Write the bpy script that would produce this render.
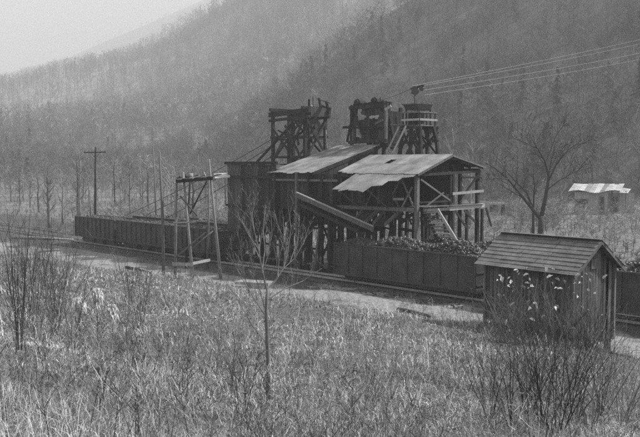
import bpy, bmesh, math, random
import numpy as np
from mathutils import Vector, Matrix, noise

for o in list(bpy.data.objects):
    bpy.data.objects.remove(o, do_unlink=True)
SC = bpy.context.scene
COL = SC.collection
random.seed(7)
RNG = np.random.default_rng(11)

# ------------------------------------------------------------------ camera
F = 861.0            # focal length in pixels of a 640 px wide frame
CZ = 10.0            # eye height above the rail bed (the photographer stands on the bank)
PITCH = math.atan((218.5 - 162.0) / F)
cam_d = bpy.data.cameras.new("camera")
cam = bpy.data.objects.new("camera", cam_d)
COL.objects.link(cam)
cam.location = (0, 0, CZ)
cam.rotation_euler = (math.pi / 2 - PITCH, 0, 0)
cam_d.sensor_width = 36.0
cam_d.lens = F / 640.0 * 36.0
cam_d.clip_start = 0.1
cam_d.clip_end = 12000
SC.camera = cam

# ------------------------------------------------------------------ light
SUN_AZ = math.radians(78)     # measured clockwise from +Y (the view direction): from the right
SUN_EL = math.radians(47)
world = bpy.data.worlds.new("World")
SC.world = world
world.use_nodes = True
wn = world.node_tree.nodes
wl = world.node_tree.links
for n in list(wn):
    wn.remove(n)
wout = wn.new("ShaderNodeOutputWorld")
bg = wn.new("ShaderNodeBackground")
sky = wn.new("ShaderNodeTexSky")
sky.sky_type = 'NISHITA'
sky.sun_disc = False
sky.sun_elevation = SUN_EL
sky.sun_rotation = SUN_AZ
sky.air_density = 1.2
sky.dust_density = 3.0
bw = wn.new("ShaderNodeRGBToBW")
wl.new(sky.outputs[0], bw.inputs[0])
wl.new(bw.outputs[0], bg.inputs[0])
bg.inputs[1].default_value = 0.08
wl.new(bg.outputs[0], wout.inputs[0])
sun_d = bpy.data.lights.new("sun", 'SUN')
sun_d.energy = 4.6
sun_d.angle = math.radians(3)
sun_d.color = (1, 1, 1)
sun = bpy.data.objects.new("sun", sun_d)
COL.objects.link(sun)
sdir = Vector((math.sin(SUN_AZ) * math.cos(SUN_EL), math.cos(SUN_AZ) * math.cos(SUN_EL), math.sin(SUN_EL)))
sun.rotation_euler = sdir.to_track_quat('Z', 'Y').to_euler()
sun.location = (60, 20, 80)
SC.view_settings.view_transform = 'Standard'
SC.view_settings.look = 'None'
SC.view_settings.gamma = 1
SC.view_settings.use_curve_mapping = False
SC.view_settings.exposure = 1.2
SC.cycles.filter_width = 1.6
SC.cycles.use_denoising = False
SC.cycles.max_bounces = 6
SC.cycles.diffuse_bounces = 3
SC.cycles.volume_bounces = 2
SC.cycles.transparent_max_bounces = 8

# ------------------------------------------------------------------ frames of reference
U = np.array([.672, -math.sqrt(1 - .672 ** 2)])      # along the railway
V = np.array([-U[1], U[0]])                           # across it, away from the camera
ORG = np.array([1.05, 71.0])
ROTZ = math.atan2(U[1], U[0])
CP, SP = math.cos(PITCH), math.sin(PITCH)


def ray(px, py):
    x = (px - 320) / F
    y = -(py - 218.5) / F
    return np.array([x, CP + y * SP, y * CP - SP])


def L(a, b, z):
    p = ORG + a * U + b * V
    return Vector((p[0], p[1], z))


def at(px, py, b):
    d = ray(px, py)
    t = (b + ORG @ V) / (d[:2] @ V)
    p = d * t
    return Vector((p[0], p[1], p[2] + CZ))


def atd(px, py, depth):
    d = ray(px, py)
    p = d * (depth / d[1])
    return Vector((p[0], p[1], p[2] + CZ))


def ab(p):
    q = np.array([p[0], p[1]]) - ORG
    return float(q @ U), float(q @ V)


# ------------------------------------------------------------------ materials (grey: a black and white picture)
MATS = {}


def mat(name, lo, hi, rough=.85, scale=3.0, detail=6, bump=0.0, stretch=(1, 1, 1), rnd=0.0, spec=.3, metal=0.0,
        attr=None, coords='Object'):
    if name in MATS:
        return MATS[name]
    m = bpy.data.materials.new(name)
    m.use_nodes = True
    nt = m.node_tree
    bs = nt.nodes["Principled BSDF"]
    bs.inputs["Roughness"].default_value = rough
    bs.inputs["Metallic"].default_value = metal
    if "Specular IOR Level" in bs.inputs:
        bs.inputs["Specular IOR Level"].default_value = spec
    tc = nt.nodes.new("ShaderNodeTexCoord")
    mp = nt.nodes.new("ShaderNodeMapping")
    mp.inputs["Scale"].default_value = stretch
    nt.links.new(tc.outputs[coords], mp.inputs[0])
    nz = nt.nodes.new("ShaderNodeTexNoise")
    nz.inputs["Scale"].default_value = scale
    nz.inputs["Detail"].default_value = detail
    nz.inputs["Roughness"].default_value = .65
    nt.links.new(mp.outputs[0], nz.inputs["Vector"])
    mr = nt.nodes.new("ShaderNodeMapRange")
    mr.inputs["From Min"].default_value = .3
    mr.inputs["From Max"].default_value = .7
    mr.inputs["To Min"].default_value = lo
    mr.inputs["To Max"].default_value = hi
    nt.links.new(nz.outputs[0], mr.inputs[0])
    out = mr.outputs[0]
    if rnd > 0:
        oi = nt.nodes.new("ShaderNodeObjectInfo")
        r2 = nt.nodes.new("ShaderNodeMapRange")
        r2.inputs["To Min"].default_value = 1 - rnd
        r2.inputs["To Max"].default_value = 1 + rnd
        nt.links.new(oi.outputs["Random"], r2.inputs[0])
        mu = nt.nodes.new("ShaderNodeMath")
        mu.operation = 'MULTIPLY'
        nt.links.new(out, mu.inputs[0])
        nt.links.new(r2.outputs[0], mu.inputs[1])
        out = mu.outputs[0]
    if attr:
        at_ = nt.nodes.new("ShaderNodeAttribute")
        at_.attribute_name = attr
        mu = nt.nodes.new("ShaderNodeMath")
        mu.operation = 'MULTIPLY'
        nt.links.new(out, mu.inputs[0])
        nt.links.new(at_.outputs["Fac"], mu.inputs[1])
        out = mu.outputs[0]
    nt.links.new(out, bs.inputs["Base Color"])
    if bump > 0:
        bp = nt.nodes.new("ShaderNodeBump")
        bp.inputs["Strength"].default_value = bump
        bp.inputs["Distance"].default_value = .03
        nt.links.new(nz.outputs[0], bp.inputs["Height"])
        nt.links.new(bp.outputs[0], bs.inputs["Normal"])
    MATS[name] = m
    return m


M_DARK = mat("sooty_timber", .010, .036, scale=2.2, bump=.4, stretch=(1, 1, .35), rnd=.45)
M_BOARD = mat("sooty_boards", .014, .06, scale=3.0, bump=.5, stretch=(2.5, 2.5, .3), rnd=.8)
M_GREY = mat("weathered_timber", .07, .19, scale=3, bump=.4, stretch=(2, 2, .5), rnd=.35)
M_PALE = mat("pale_timber", .26, .44, scale=3, bump=.3, stretch=(2, 2, .6), rnd=.2)
M_TIN = mat("sheet_iron", .10, .28, rough=.6, scale=.7, detail=10, bump=.25, rnd=.22, spec=.35)
M_TIN2 = mat("old_sheet_iron", .12, .22, rough=.6, scale=1.2, bump=.15, rnd=.25, spec=.4)
M_WHITETIN = mat("bright_sheet_iron", .20, .5, rough=.6, scale=1.1, rnd=.25)
M_CAR = mat("car_steel", .022, .075, rough=.65, scale=.8, detail=9, bump=.25, rnd=.2, spec=.4)
M_IRON = mat("dark_iron", .02, .05, rough=.55, scale=4, rnd=.3, spec=.5)
M_RAIL = mat("worn_rail", .30, .5, rough=.4, scale=2, spec=.5)
M_TIE = mat("tie_wood", .04, .10, scale=3, rnd=.4)
M_COAL = mat("coal", .010, .07, rough=.45, scale=2.5, spec=.6)
M_CABLE = mat("steel_cable", .22, .30, rough=.5)
M_CABLED = mat("dark_cable", .05, .1, rough=.5)
M_SHED = mat("shed_boards", .04, .15, scale=4, bump=.6, stretch=(3, 3, .25), rnd=.4)
M_SHINGLE = mat("roof_boards", .09, .21, scale=2, detail=10, bump=.5, stretch=(1, 1, 1), rnd=.12)
M_BARKD = mat("dark_bark", .02, .055, scale=6, bump=.5, stretch=(2, 2, .5), rnd=.2)
M_BARKM = mat("grey_bark", .10, .2, scale=6, bump=.4, stretch=(2, 2, .5), rnd=.25)
M_BARKL = mat("pale_bark", .16, .30, scale=5, bump=.3, stretch=(2, 2, .6), rnd=.2)
M_LEAF = mat("pale_leaf", .4, .75, scale=5, rnd=.5)
M_GRASS = mat("dry_grass", .19, .33, scale=.35, attr="tone")
M_FOREST = mat("winter_wood", .06, .115, scale=.05, attr="tone")
M_STONE = mat("slab_stone", .18, .34, scale=2, bump=.3)
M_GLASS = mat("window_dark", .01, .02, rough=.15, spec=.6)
M_WALL = mat("house_boards", .24, .40, scale=3, bump=.3, stretch=(2, 2, .4), rnd=.15)


# ------------------------------------------------------------------ mesh helpers
class MB:
    def __init__(self):
        self.v = []
        self.f = []

    def box(self, c, s, M=None):
        x, y, z = s[0] / 2, s[1] / 2, s[2] / 2
        n = len(self.v)
        for dx, dy, dz in ((-1, -1, -1), (1, -1, -1), (1, 1, -1), (-1, 1, -1), (-1, -1, 1), (1, -1, 1), (1, 1, 1), (-1, 1, 1)):
            p = Vector((dx * x, dy * y, dz * z))
            if M is not None:
                p = M @ p
            self.v.append(tuple(p + Vector(c)))
        for q in ((0, 3, 2, 1), (4, 5, 6, 7), (0, 1, 5, 4), (1, 2, 6, 5), (2, 3, 7, 6), (3, 0, 4, 7)):
            self.f.append(tuple(n + i for i in q))
        return self

    def beam(self, p, q, w, t, up=None, bow=0.0):
        p, q = Vector(p), Vector(q)
        d = (q - p)
        ln = d.length
        if ln < 1e-5:
            return self
        d.normalize()
        up = Vector(up) if up is not None else Vector((0, 0, 1))
        if abs(d.dot(up)) > .95:
            up = Vector((V[0], V[1], 0))
        s = d.cross(up).normalized()
        u = s.cross(d).normalized()
        M = Matrix((d, s, u)).transposed()
        return self.box((p + q) / 2, (ln, w, t), M)

    def tube(self, pts, rad, n=5, cap=True):
        pts = [Vector(p) for p in pts]
        base = len(self.v)
        k = len(pts)
        ref = Vector((.31, .77, .55)).normalized()
        for i, p in enumerate(pts):
            d = (pts[min(i + 1, k - 1)] - pts[max(i - 1, 0)])
            if d.length < 1e-9:
                d = Vector((0, 0, 1))
            d.normalize()
            s = d.cross(ref)
            if s.length < .1:
                s = d.cross(Vector((1, 0, 0)))
            s.normalize()
            u = s.cross(d)
            r = rad[i] if hasattr(rad, '__len__') else rad
            for j in range(n):
                an = 2 * math.pi * j / n
                self.v.append(tuple(p + s * (math.cos(an) * r) + u * (math.sin(an) * r)))
        for i in range(k - 1):
            for j in range(n):
                a_ = base + i * n + j
                b_ = base + i * n + (j + 1) % n
                self.f.append((a_, b_, b_ + n, a_ + n))
        if cap:
            self.f.append(tuple(base + j for j in reversed(range(n))))
            self.f.append(tuple(base + (k - 1) * n + j for j in range(n)))
        return self

    def poly(self, pts, thick=0.0):
        """a flat polygon given thickness along its own normal"""
        pts = [Vector(p) for p in pts]
        nrm = (pts[1] - pts[0]).cross(pts[2] - pts[0]).normalized()
        n = len(self.v)
        k = len(pts)
        for p in pts:
            self.v.append(tuple(p + nrm * thick / 2))
        for p in pts:
            self.v.append(tuple(p - nrm * thick / 2))
        self.f.append(tuple(range(n, n + k)))
        self.f.append(tuple(reversed(range(n + k, n + 2 * k))))
        for i in range(k):
            j = (i + 1) % k
            self.f.append((n + i, n + k + i, n + k + j, n + j))
        return self

    def disc(self, c, axis, r, w, n=18):
        c, axis = Vector(c), Vector(axis).normalized()
        return self.tube([c - axis * w / 2, c + axis * w / 2], r, n)

    def mesh(self, name, m=None):
        me = bpy.data.meshes.new(name)
        me.from_pydata(self.v, [], self.f)
        if m:
            me.materials.append(m)
        return me

    def build(self, name, m, parent=None, smooth=False):
        me = self.mesh(name, m)
        if smooth:
            me.polygons.foreach_set("use_smooth", [True] * len(me.polygons))
        o = bpy.data.objects.new(name, me)
        COL.objects.link(o)
        if parent is not None:
            attach(o, parent)
        return o


WM = {}


def wmat(o):
    """world matrix without waiting for the depsgraph"""
    m = Matrix.LocRotScale(o.location, o.rotation_euler, o.scale)
    if o.parent is not None:
        m = wmat(o.parent) @ o.matrix_parent_inverse @ m
    return m


def attach(o, parent):
    o.parent = parent
    o.matrix_parent_inverse = wmat(parent).inverted()


def thing(name, label, cat, loc=(0, 0, 0), rotz=0.0, group=None):
    o = bpy.data.objects.new(name, None)
    COL.objects.link(o)
    o.empty_display_size = .3
    o.location = loc
    o.rotation_euler = (0, 0, rotz)
    return tag(o, label, cat, group)


def tag(o, label=None, cat=None, group=None, kind=None):
    if label:
        o["label"] = label
    if cat:
        o["category"] = cat
    if group:
        o["group"] = group
    if kind:
        o["kind"] = kind
    return o


def local(name, mb, m, parent, smooth=False):
    """part given in the parent's own coordinates"""
    me = mb.mesh(name, m)
    if smooth:
        me.polygons.foreach_set("use_smooth", [True] * len(me.polygons))
    o = bpy.data.objects.new(name, me)
    COL.objects.link(o)
    o.parent = parent
    return o


def share(name, me, parent, loc=(0, 0, 0), rot=(0, 0, 0), scale=(1, 1, 1)):
    o = bpy.data.objects.new(name, me)
    COL.objects.link(o)
    o.parent = parent
    o.location = loc
    o.rotation_euler = rot
    o.scale = scale
    return o


def copy_tree(o, parent=None):
    c = o.copy()
    COL.objects.link(c)
    c.parent = parent
    for ch in [x for x in bpy.data.objects if x.parent == o]:
        copy_tree(ch, c)
    return c


def bm(root, name, p, q, w, t, m, up=None):
    """one timber from p to q as a part of root"""
    return MB().beam(p, q, w, t, up).build(name, m, root)


def big_mesh(name, verts, tris, m, tone=None):
    me = bpy.data.meshes.new(name)
    nv, nf = len(verts), len(tris)
    me.vertices.add(nv)
    me.vertices.foreach_set("co", np.asarray(verts, np.float32).ravel())
    me.loops.add(nf * 3)
    me.loops.foreach_set("vertex_index", np.asarray(tris, np.int32).ravel())
    me.polygons.add(nf)
    me.polygons.foreach_set("loop_start", np.arange(0, nf * 3, 3, dtype=np.int32))
    me.polygons.foreach_set("loop_total", np.full(nf, 3, np.int32))
    if tone is not None:
        a_ = me.attributes.new("tone", 'FLOAT', 'POINT')
        a_.data.foreach_set("value", np.asarray(tone, np.float32))
    me.materials.append(m)
    me.update()
    me.validate()
    o = bpy.data.objects.new(name, me)
    COL.objects.link(o)
    return o


def vnoise(x, y, s=0.0):
    """cheap smooth value noise on arrays, about -1..1"""
    r = 0
    for k, (fx, fy, ph) in enumerate(((1.0, .37, .3), (-.53, .91, 1.7), (.71, -1.23, 4.1), (1.63, 1.1, 2.2))):
        r = r + np.sin(x * fx + y * fy + ph + s * (k + 1.3)) * np.cos(x * fy * .8 - y * fx * 1.1 + ph * 2 + s)
    return r / 2.4


# ------------------------------------------------------------------ ground
S_K = [-1e5, 6.0, 8.5, 13.0, 18.7, 27.0, 37.4, 48.5, 60, 90, 1e5]
Z_K = [0.0, 0.0, 0.18, 1.05, 2.75, 3.75, 4.95, 8.0, 9.3, 10.5, 10.5]


def ground_z(x, y):
    x = np.asarray(x, float)
    y = np.asarray(y, float)
    s = -((x - ORG[0]) * V[0] + (y - ORG[1]) * V[1])
    a = (x - ORG[0]) * U[0] + (y - ORG[1]) * U[1]
    s = s - np.interp(a, [-30, -18, 0, 12], [4.2, 3.6, 1.0, 0.0]) * np.clip((34 - s) / 14, 0, 1)
    w = np.clip((s - 5) / 8, 0, 1)
    z = np.interp(s, S_K, Z_K)
    z = z + w * (vnoise(x * .35, y * .35) * .12 + vnoise(x * 1.1, y * 1.1, 3) * .05)
    z = z + (1 - w) * vnoise(x * .5, y * .5, 5) * .025
    z = z + .75 * np.exp(-((a - 29.5) / 4.0) ** 2 - ((s - 15.2) / 2.2) ** 2)
    far = np.clip((-s - 25) / 60, 0, 1)
    z = z + far * (vnoise(x * .05, y * .05, 2) * .5 + .4)
    # the fields fall away below the hills so that no sheet cuts another
    return z


def axis(lim, fine, step):
    v = [0.0]
    s = step
    while v[-1] < lim:
        if v[-1] > fine:
            s *= 1.13
        v.append(v[-1] + s)
    v = np.array(v)
    return np.concatenate([-v[:0:-1], v])


gx = axis(4200, 55, .55)
gy = axis(4200, 75, .55)
GX, GY = np.meshgrid(gx, gy + 35.0)
GZ = ground_z(GX, GY)
nx, ny = len(gx), len(gy)
gv = np.stack([GX.ravel(), GY.ravel(), GZ.ravel()], 1)
ii = (np.arange(ny - 1)[:, None] * nx + np.arange(nx - 1)[None, :]).ravel()
gt = np.concatenate([np.stack([ii, ii + 1, ii + nx + 1], 1), np.stack([ii, ii + nx + 1, ii + nx], 1)])


def ground_material():
    m = bpy.data.materials.new("ground_soil")
    m.use_nodes = True
    nt = m.node_tree
    bs = nt.nodes["Principled BSDF"]
    bs.inputs["Roughness"].default_value = .95
    bs.inputs["Specular IOR Level"].default_value = .1
    geo = nt.nodes.new("ShaderNodeNewGeometry")
    # distance in front of the cars
    dot = nt.nodes.new("ShaderNodeVectorMath")
    dot.operation = 'DOT_PRODUCT'
    dot.inputs[1].default_value = (-V[0], -V[1], 0)
    nt.links.new(geo.outputs["Position"], dot.inputs[0])
    s_ = nt.nodes.new("ShaderNodeMath")
    s_.operation = 'ADD'
    s_.inputs[1].default_value = float(ORG @ V)
    nt.links.new(dot.outputs["Value"], s_.inputs[0])
    n1 = nt.nodes.new("ShaderNodeTexNoise")
    n1.inputs["Scale"].default_value = .35
    n1.inputs["Detail"].default_value = 8
    nt.links.new(geo.outputs["Position"], n1.inputs["Vector"])
    n2 = nt.nodes.new("ShaderNodeTexNoise")
    n2.inputs["Scale"].default_value = 3.5
    n2.inputs["Detail"].default_value = 8
    nt.links.new(geo.outputs["Position"], n2.inputs["Vector"])
    n3 = nt.nodes.new("ShaderNodeTexNoise")
    n3.inputs["Scale"].default_value = .06
    n3.inputs["Detail"].default_value = 5
    nt.links.new(geo.outputs["Position"], n3.inputs["Vector"])

    def math_(op, a, b):
        k = nt.nodes.new("ShaderNodeMath")
        k.operation = op
        for i, q in enumerate((a, b)):
            if isinstance(q, (int, float)):
                k.inputs[i].default_value = q
            else:
                nt.links.new(q, k.inputs[i])
        return k.outputs[0]

    def rng(x, a, b, c, d, smooth=False):
        k = nt.nodes.new("ShaderNodeMapRange")
        if smooth:
            k.interpolation_type = 'SMOOTHSTEP'
        nt.links.new(x, k.inputs[0])
        for i, q in enumerate((a, b, c, d)):
            k.inputs[i + 1].default_value = q
        return k.outputs[0]

    def mix(f, a, b):
        k = nt.nodes.new("ShaderNodeMix")
        k.data_type = 'FLOAT'
        nt.links.new(f, k.inputs[0])
        for i, q in enumerate((a, b)):
            if isinstance(q, (int, float)):
                k.inputs[2 + i].default_value = q
            else:
                nt.links.new(q, k.inputs[2 + i])
        return k.outputs[0]
    wob = rng(n1.outputs[0], .3, .7, -2.8, 2.8)
    sw = math_('ADD', s_.outputs[0], wob)
    dirt = rng(n2.outputs[0], .3, .7, .14, .34)           # trodden clay of the yard
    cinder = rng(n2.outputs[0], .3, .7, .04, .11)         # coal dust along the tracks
    soil = rng(n2.outputs[0], .3, .7, .06, .15)           # thatch under the weeds
    field = math_('MULTIPLY', rng(n3.outputs[0], .3, .7, .11, .22), rng(n2.outputs[0], .3, .7, .7, 1.3))
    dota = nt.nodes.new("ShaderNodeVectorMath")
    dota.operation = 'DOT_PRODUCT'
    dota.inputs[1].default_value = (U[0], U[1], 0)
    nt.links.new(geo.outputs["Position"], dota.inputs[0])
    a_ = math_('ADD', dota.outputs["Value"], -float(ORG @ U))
    sw2 = math_('SUBTRACT', sw, rng(a_, -7, 4, 4.6, 0, True))  # the dark ground tone reaches farther out before the bin
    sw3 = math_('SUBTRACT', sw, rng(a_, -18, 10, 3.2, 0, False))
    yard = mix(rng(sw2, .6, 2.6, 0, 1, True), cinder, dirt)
    near = mix(rng(sw3, 6.0, 9.0, 0, 1, True), yard, soil)
    back = mix(rng(sw, -22, -15, 0, 1, True), field, near)
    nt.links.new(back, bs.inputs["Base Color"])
    bp = nt.nodes.new("ShaderNodeBump")
    bp.inputs["Strength"].default_value = .6
    bp.inputs["Distance"].default_value = .08
    nt.links.new(n2.outputs[0], bp.inputs["Height"])
    nt.links.new(bp.outputs[0], bs.inputs["Normal"])
    return m


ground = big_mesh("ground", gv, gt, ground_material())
ground.data.polygons.foreach_set("use_smooth", [True] * len(ground.data.polygons))
tag(ground, kind="structure")


# ------------------------------------------------------------------ hills
def hill(name, xs, foot, crest_d, crest_y, seed, lo, hi, rough=1.0, nrow=46, drop=0.0):
    """a real hillside: foot and crest distance and crest height by bearing"""
    cols = np.linspace(xs[0], xs[-1], 150)
    th = np.arctan((cols - 320) / F)
    fd = np.interp(cols, *foot)
    cd = np.interp(cols, *crest_d)
    ch = (162 - np.interp(cols, *crest_y)) / F * cd + CZ - drop
    t = np.concatenate([np.linspace(0, 1, nrow), np.linspace(1.05, 1.5, 6)])
    T, C = np.meshgrid(t, np.arange(len(cols)), indexing='ij')
    D = fd[C] + (cd[C] - fd[C]) * T
    prof = np.where(T <= 1, T ** 1.15 * (1 - .0 * T), 1 - (T - 1) * 1.6)
    X = D * np.sin(th)[C] / np.cos(th)[C]
    Y = D
    sc = 1 / (cd.mean() * .12)
    Z = -1.5 + (ch[C] + 1.5) * prof
    amp = cd.mean() * .018 * rough
    Z = Z + amp * np.clip(T * 3, 0, 1) * (1 - np.clip((T - .7) / .3, 0, 1) * .75) * (
        vnoise(X * sc, Y * sc, seed) + .5 * vnoise(X * sc * 2.3, Y * sc * 2.3, seed + 2))
    R, K = X.shape
    vv = np.stack([X.ravel(), Y.ravel(), Z.ravel()], 1)
    i_ = (np.arange(R - 1)[:, None] * K + np.arange(K - 1)[None, :]).ravel()
    tt = np.concatenate([np.stack([i_, i_ + 1, i_ + K + 1], 1), np.stack([i_, i_ + K + 1, i_ + K], 1)])
    m = mat("litter_" + name, lo, hi, scale=.03, rough=1.0, spec=.05, coords='Generated' if False else 'Object')
    o = big_mesh(name, vv, tt, m)
    o.data.polygons.foreach_set("use_smooth", [True] * len(o.data.polygons))
    tag(o, kind="structure")
    return X, Y, Z, nrow


H_NEAR = hill("near_hillside", (-40, 1500),
              ([-40, 130, 320, 640, 1500], [420, 330, 235, 190, 170]),
              ([-40, 130, 320, 640, 1500], [520, 520, 480, 440, 420]),
              ([-40, 60, 130, 200, 260, 320, 370, 450, 640, 1000, 1500],
               [190, 186, 176, 150, 112, 70, 30, -20, -110, -150, -150]), 1.0, .07, .13)
H_MID = hill("valley_hillside", (-900, 1100),
             ([-900, 0, 130, 320, 1100], [240, 260, 420, 600, 640]),
             ([-900, 12, 300, 1100], [1800, 2100, 1150, 1000]),
             ([-900, -300, 12, 41, 71, 100, 130, 159, 180, 200, 240, 300, 400, 1100],
              [120, 105, 84, 78, 69, 62, 53, 41, 29, 17, -5, -30, -50, -60]), 2.0, .17, .27)
H_FAR = hill("far_ridge", (-900, 1100),
             ([-900, 1100], [1900, 1900]), ([-900, 1100], [3600, 3600]),
             ([-900, -200, 0, 50, 100, 150, 200, 300, 1100],
              [118, 108, 88, 68, 46, 26, 6, -30, -70]), 3.0, .07, .11, rough=.5)


# ------------------------------------------------------------------ forests on the hills
def blade_tree(seed, limbs, twigs, wid, conifer=False):
    """a template tree of unit height made of narrow faces: trunk, limbs, twigs"""
    r = np.random.default_rng(seed)
    vs, ts = [], []

    def tri(p, q, w):
        d = q - p
        s = np.cross(d, r.normal(size=3))
        s = s / (np.linalg.norm(s) + 1e-9) * w
        n = len(vs)
        vs.extend([p - s, p + s, q])
        ts.append((n, n + 1, n + 2))
    if conifer:
        tri(np.zeros(3), np.array([0, 0, 1.0]), .015)
        for k in range(limbs * 3):
            h = .12 + .86 * (k + r.random()) / (limbs * 3)
            an = r.random() * 6.28
            ln = .26 * (1.02 - h) + .02
            q = np.array([math.cos(an) * ln, math.sin(an) * ln, h - .06])
            tri(np.array([0, 0, h + .03]), q, .045)
        return np.array(vs), np.array(ts)
    top = np.array([r.normal() * .04, r.normal() * .04, .95])
    for k in range(2):
        tri(np.array([0, 0, -.05]), top, wid * 1.6)
    for k in range(limbs):
        h = .28 + .6 * (k + r.random()) / limbs
        p = top * h
        an = r.random() * 6.28
        ln = (.40 - .28 * abs(h - .5)) * (.6 + .6 * r.random())
        q = p + np.array([math.cos(an) * ln * .75, math.sin(an) * ln * .75, ln * (.55 + .4 * r.random())])
        tri(p, q, wid)
        for j in range(twigs):
            f = .3 + .7 * r.random()
            p2 = p + (q - p) * f
            q2 = p2 + (r.normal(size=3) * np.array([.07, .07, .06]) + np.array([0, 0, .055]))
            tri(p2, q2, wid * .75)
    return np.array(vs), np.array(ts)


def scatter(name, H, n, templates, conifers, hlo, hhi, tlo, thi, cols, rows, label, seed, pcon=.1):
    X, Y, Z, nrow = H
    r = np.random.default_rng(seed)
    ri = r.uniform(rows[0], rows[1], n) * (nrow - 1)
    ci = r.uniform(cols[0], cols[1], n) * (X.shape[1] - 1)
    r0, c0 = np.floor(ri).astype(int), np.floor(ci).astype(int)
    r0 = np.clip(r0, 0, X.shape[0] - 2)
    c0 = np.clip(c0, 0, X.shape[1] - 2)
    fr, fc = (ri - r0), (ci - c0)

    def bil(A):
        return (A[r0, c0] * (1 - fr) * (1 - fc) + A[r0 + 1, c0] * fr * (1 - fc) + A[r0, c0 + 1] * (1 - fr) * fc + A[r0 + 1, c0 + 1] * fr * fc)
    px, py, pz = bil(X), bil(Y), bil(Z)
    clump = vnoise(px * .03, py * .03, seed)
    con = r.random(n) < pcon * (1 + clump)
    VV, TT, CC = [], [], []
    off = 0
    for k in range(n):
        tv, tt = (conifers if con[k] else templates)[r.integers(len(conifers if con[k] else templates))]
        h = r.uniform(hlo, hhi) * (1.05 if con[k] else 1)
        an = r.random() * 6.28
        c, s = math.cos(an), math.sin(an)
        w = h * r.uniform(.85, 1.25)
        vx = (tv[:, 0] * c - tv[:, 1] * s) * w + px[k]
        vy = (tv[:, 0] * s + tv[:, 1] * c) * w + py[k]
        vz = tv[:, 2] * h + pz[k]
        VV.append(np.stack([vx, vy, vz], 1))
        TT.append(tt + off)
        off += len(tv)
        tn = r.uniform(tlo, thi) * (1 + .25 * clump[k])
        if con[k]:
            tn *= .45
        elif r.random() < .06:
            tn *= 2.2
        CC.append(np.full(len(tv), tn))
    o = big_mesh(name, np.concatenate(VV), np.concatenate(TT), M_FOREST, np.concatenate(CC))
    tag(o, label, "woods", kind="stuff")
    return o


T_BIG = [blade_tree(s, 15, 13, .0052) for s in range(9)]
T_MID = [blade_tree(s + 20, 9, 6, .013) for s in range(6)]
T_FAR = [blade_tree(s + 40, 6, 3, .03) for s in range(5)]
C_BIG = [blade_tree(s + 60, 14, 0, .01, True) for s in range(3)]
C_FAR = [blade_tree(s + 80, 6, 0, .01, True) for s in range(3)]
scatter("leafless_woods", H_NEAR, 2800, T_BIG, C_BIG, 9, 16, .25, 1.7, (.03, .62), (.0, 1.05),
        "dark leafless woods covering the steep hillside behind the tipple", 5, .03)
scatter("leafless_woods", H_MID, 11000, T_MID, C_FAR, 13, 23, .5, 2.4, (.28, .68), (.14, 1.03),
        "hazy leafless woods on the hillside across the valley beyond the coal cars", 6, .06)
scatter("leafless_woods", H_MID, 1500, T_BIG, C_BIG, 9, 15, .6, 1.9, (.39, .62), (.0, .20),
        "thin grey woods on the lowest slope just beyond the waiting hopper cars", 16, .05)
scatter("leafless_woods", H_FAR, 4500, T_FAR, C_FAR, 16, 28, .8, 1.3, (.36, .70), (.1, 1.02),
        "pale woods fading into haze on the highest far ridge", 8, .1)

# ------------------------------------------------------------------ railway tracks
TRK1, TRK2 = 1.5, 6.1        # centre lines, metres behind the near car sides
RAIL_Z = .30


def track(bc, a0, a1, label):
    t = thing("railway_track", label, "track", L((a0 + a1) / 2, bc, 0), ROTZ, "tracks under the tipple")
    ln = a1 - a0
    for s in (-.75, .75):
        r = MB()
        r.box((0, s, RAIL_Z - .02), (ln, .07, .05))
        r.box((0, s, RAIL_Z - .09), (ln, .025, .12))
        r.box((0, s, RAIL_Z - .15), (ln, .13, .02))
        local("rail", r, M_RAIL, t)
    sl = MB().box((0, 0, 0), (.22, 2.5, .16)).mesh("sleeper", M_TIE)
    k = int(ln / .62)
    for i in range(k):
        share("sleeper", sl, t, (-ln / 2 + (i + .5) * ln / k + random.uniform(-.04, .04), random.uniform(-.06, .06), .06),
              (0, 0, random.uniform(-.03, .03)))
    # ballast
    bl = MB()
    n = 60
    for i in range(n):
        x0, x1 = -ln / 2 + ln * i / n, -ln / 2 + ln * (i + 1) / n
        b_ = len(bl.v)
        for x in (x0, x1):
            for y, z in ((-1.9, -.03), (-1.35, .07), (1.35, .07), (1.9, -.03)):
                bl.v.append((x, y, z))
        for j in range(3):
            bl.f.append((b_ + j, b_ + j + 4, b_ + j + 5, b_ + j + 1))
    local("ballast", bl, mat("cinder_ballast", .05, .13, scale=9, bump=.8), t)
    return t


track(TRK1, -95, 60, "railway track carrying the loaded gondola in front of the tipple")
track(TRK2, -90, 55, "railway track running under the gabled loading shed")


# ------------------------------------------------------------------ coal cars
def truck(root, x):
    tr = MB()
    for s in (-1, 1):
        tr.beam((x - .95, s * .98, .62), (x + .95, s * .98, .62), .12, .16)
        tr.beam((x - .85, s * .98, .62), (x - .25, s * .98, .95), .1, .1)
        tr.beam((x + .85, s * .98, .62), (x + .25, s * .98, .95), .1, .1)
        tr.beam((x - .85, s * .98, .6), (x - .25, s * .98, .42), .1, .1)
        tr.beam((x + .85, s * .98, .6), (x + .25, s * .98, .42), .1, .1)
        tr.box((x, s * .98, .66), (.5, .14, .5))
    tr.box((x, 0, .75), (.36, 2.0, .26))
    t = local("truck", tr, M_IRON, root)
    for dx in (-.83, .83):
        for s in (-1, 1):
            w = MB().disc((x + dx, s * .76, RAIL_Z + .42), (0, 1, 0), .42, .12, 18)
            w.disc((x + dx, s * .83, RAIL_Z + .42), (0, 1, 0), .14, .1, 10)
            local("wheel", w, M_IRON, t)
        local("axle", MB().tube([(x + dx, -.7, RAIL_Z + .42), (x + dx, .7, RAIL_Z + .42)], .07, 8), M_IRON, t)


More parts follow.
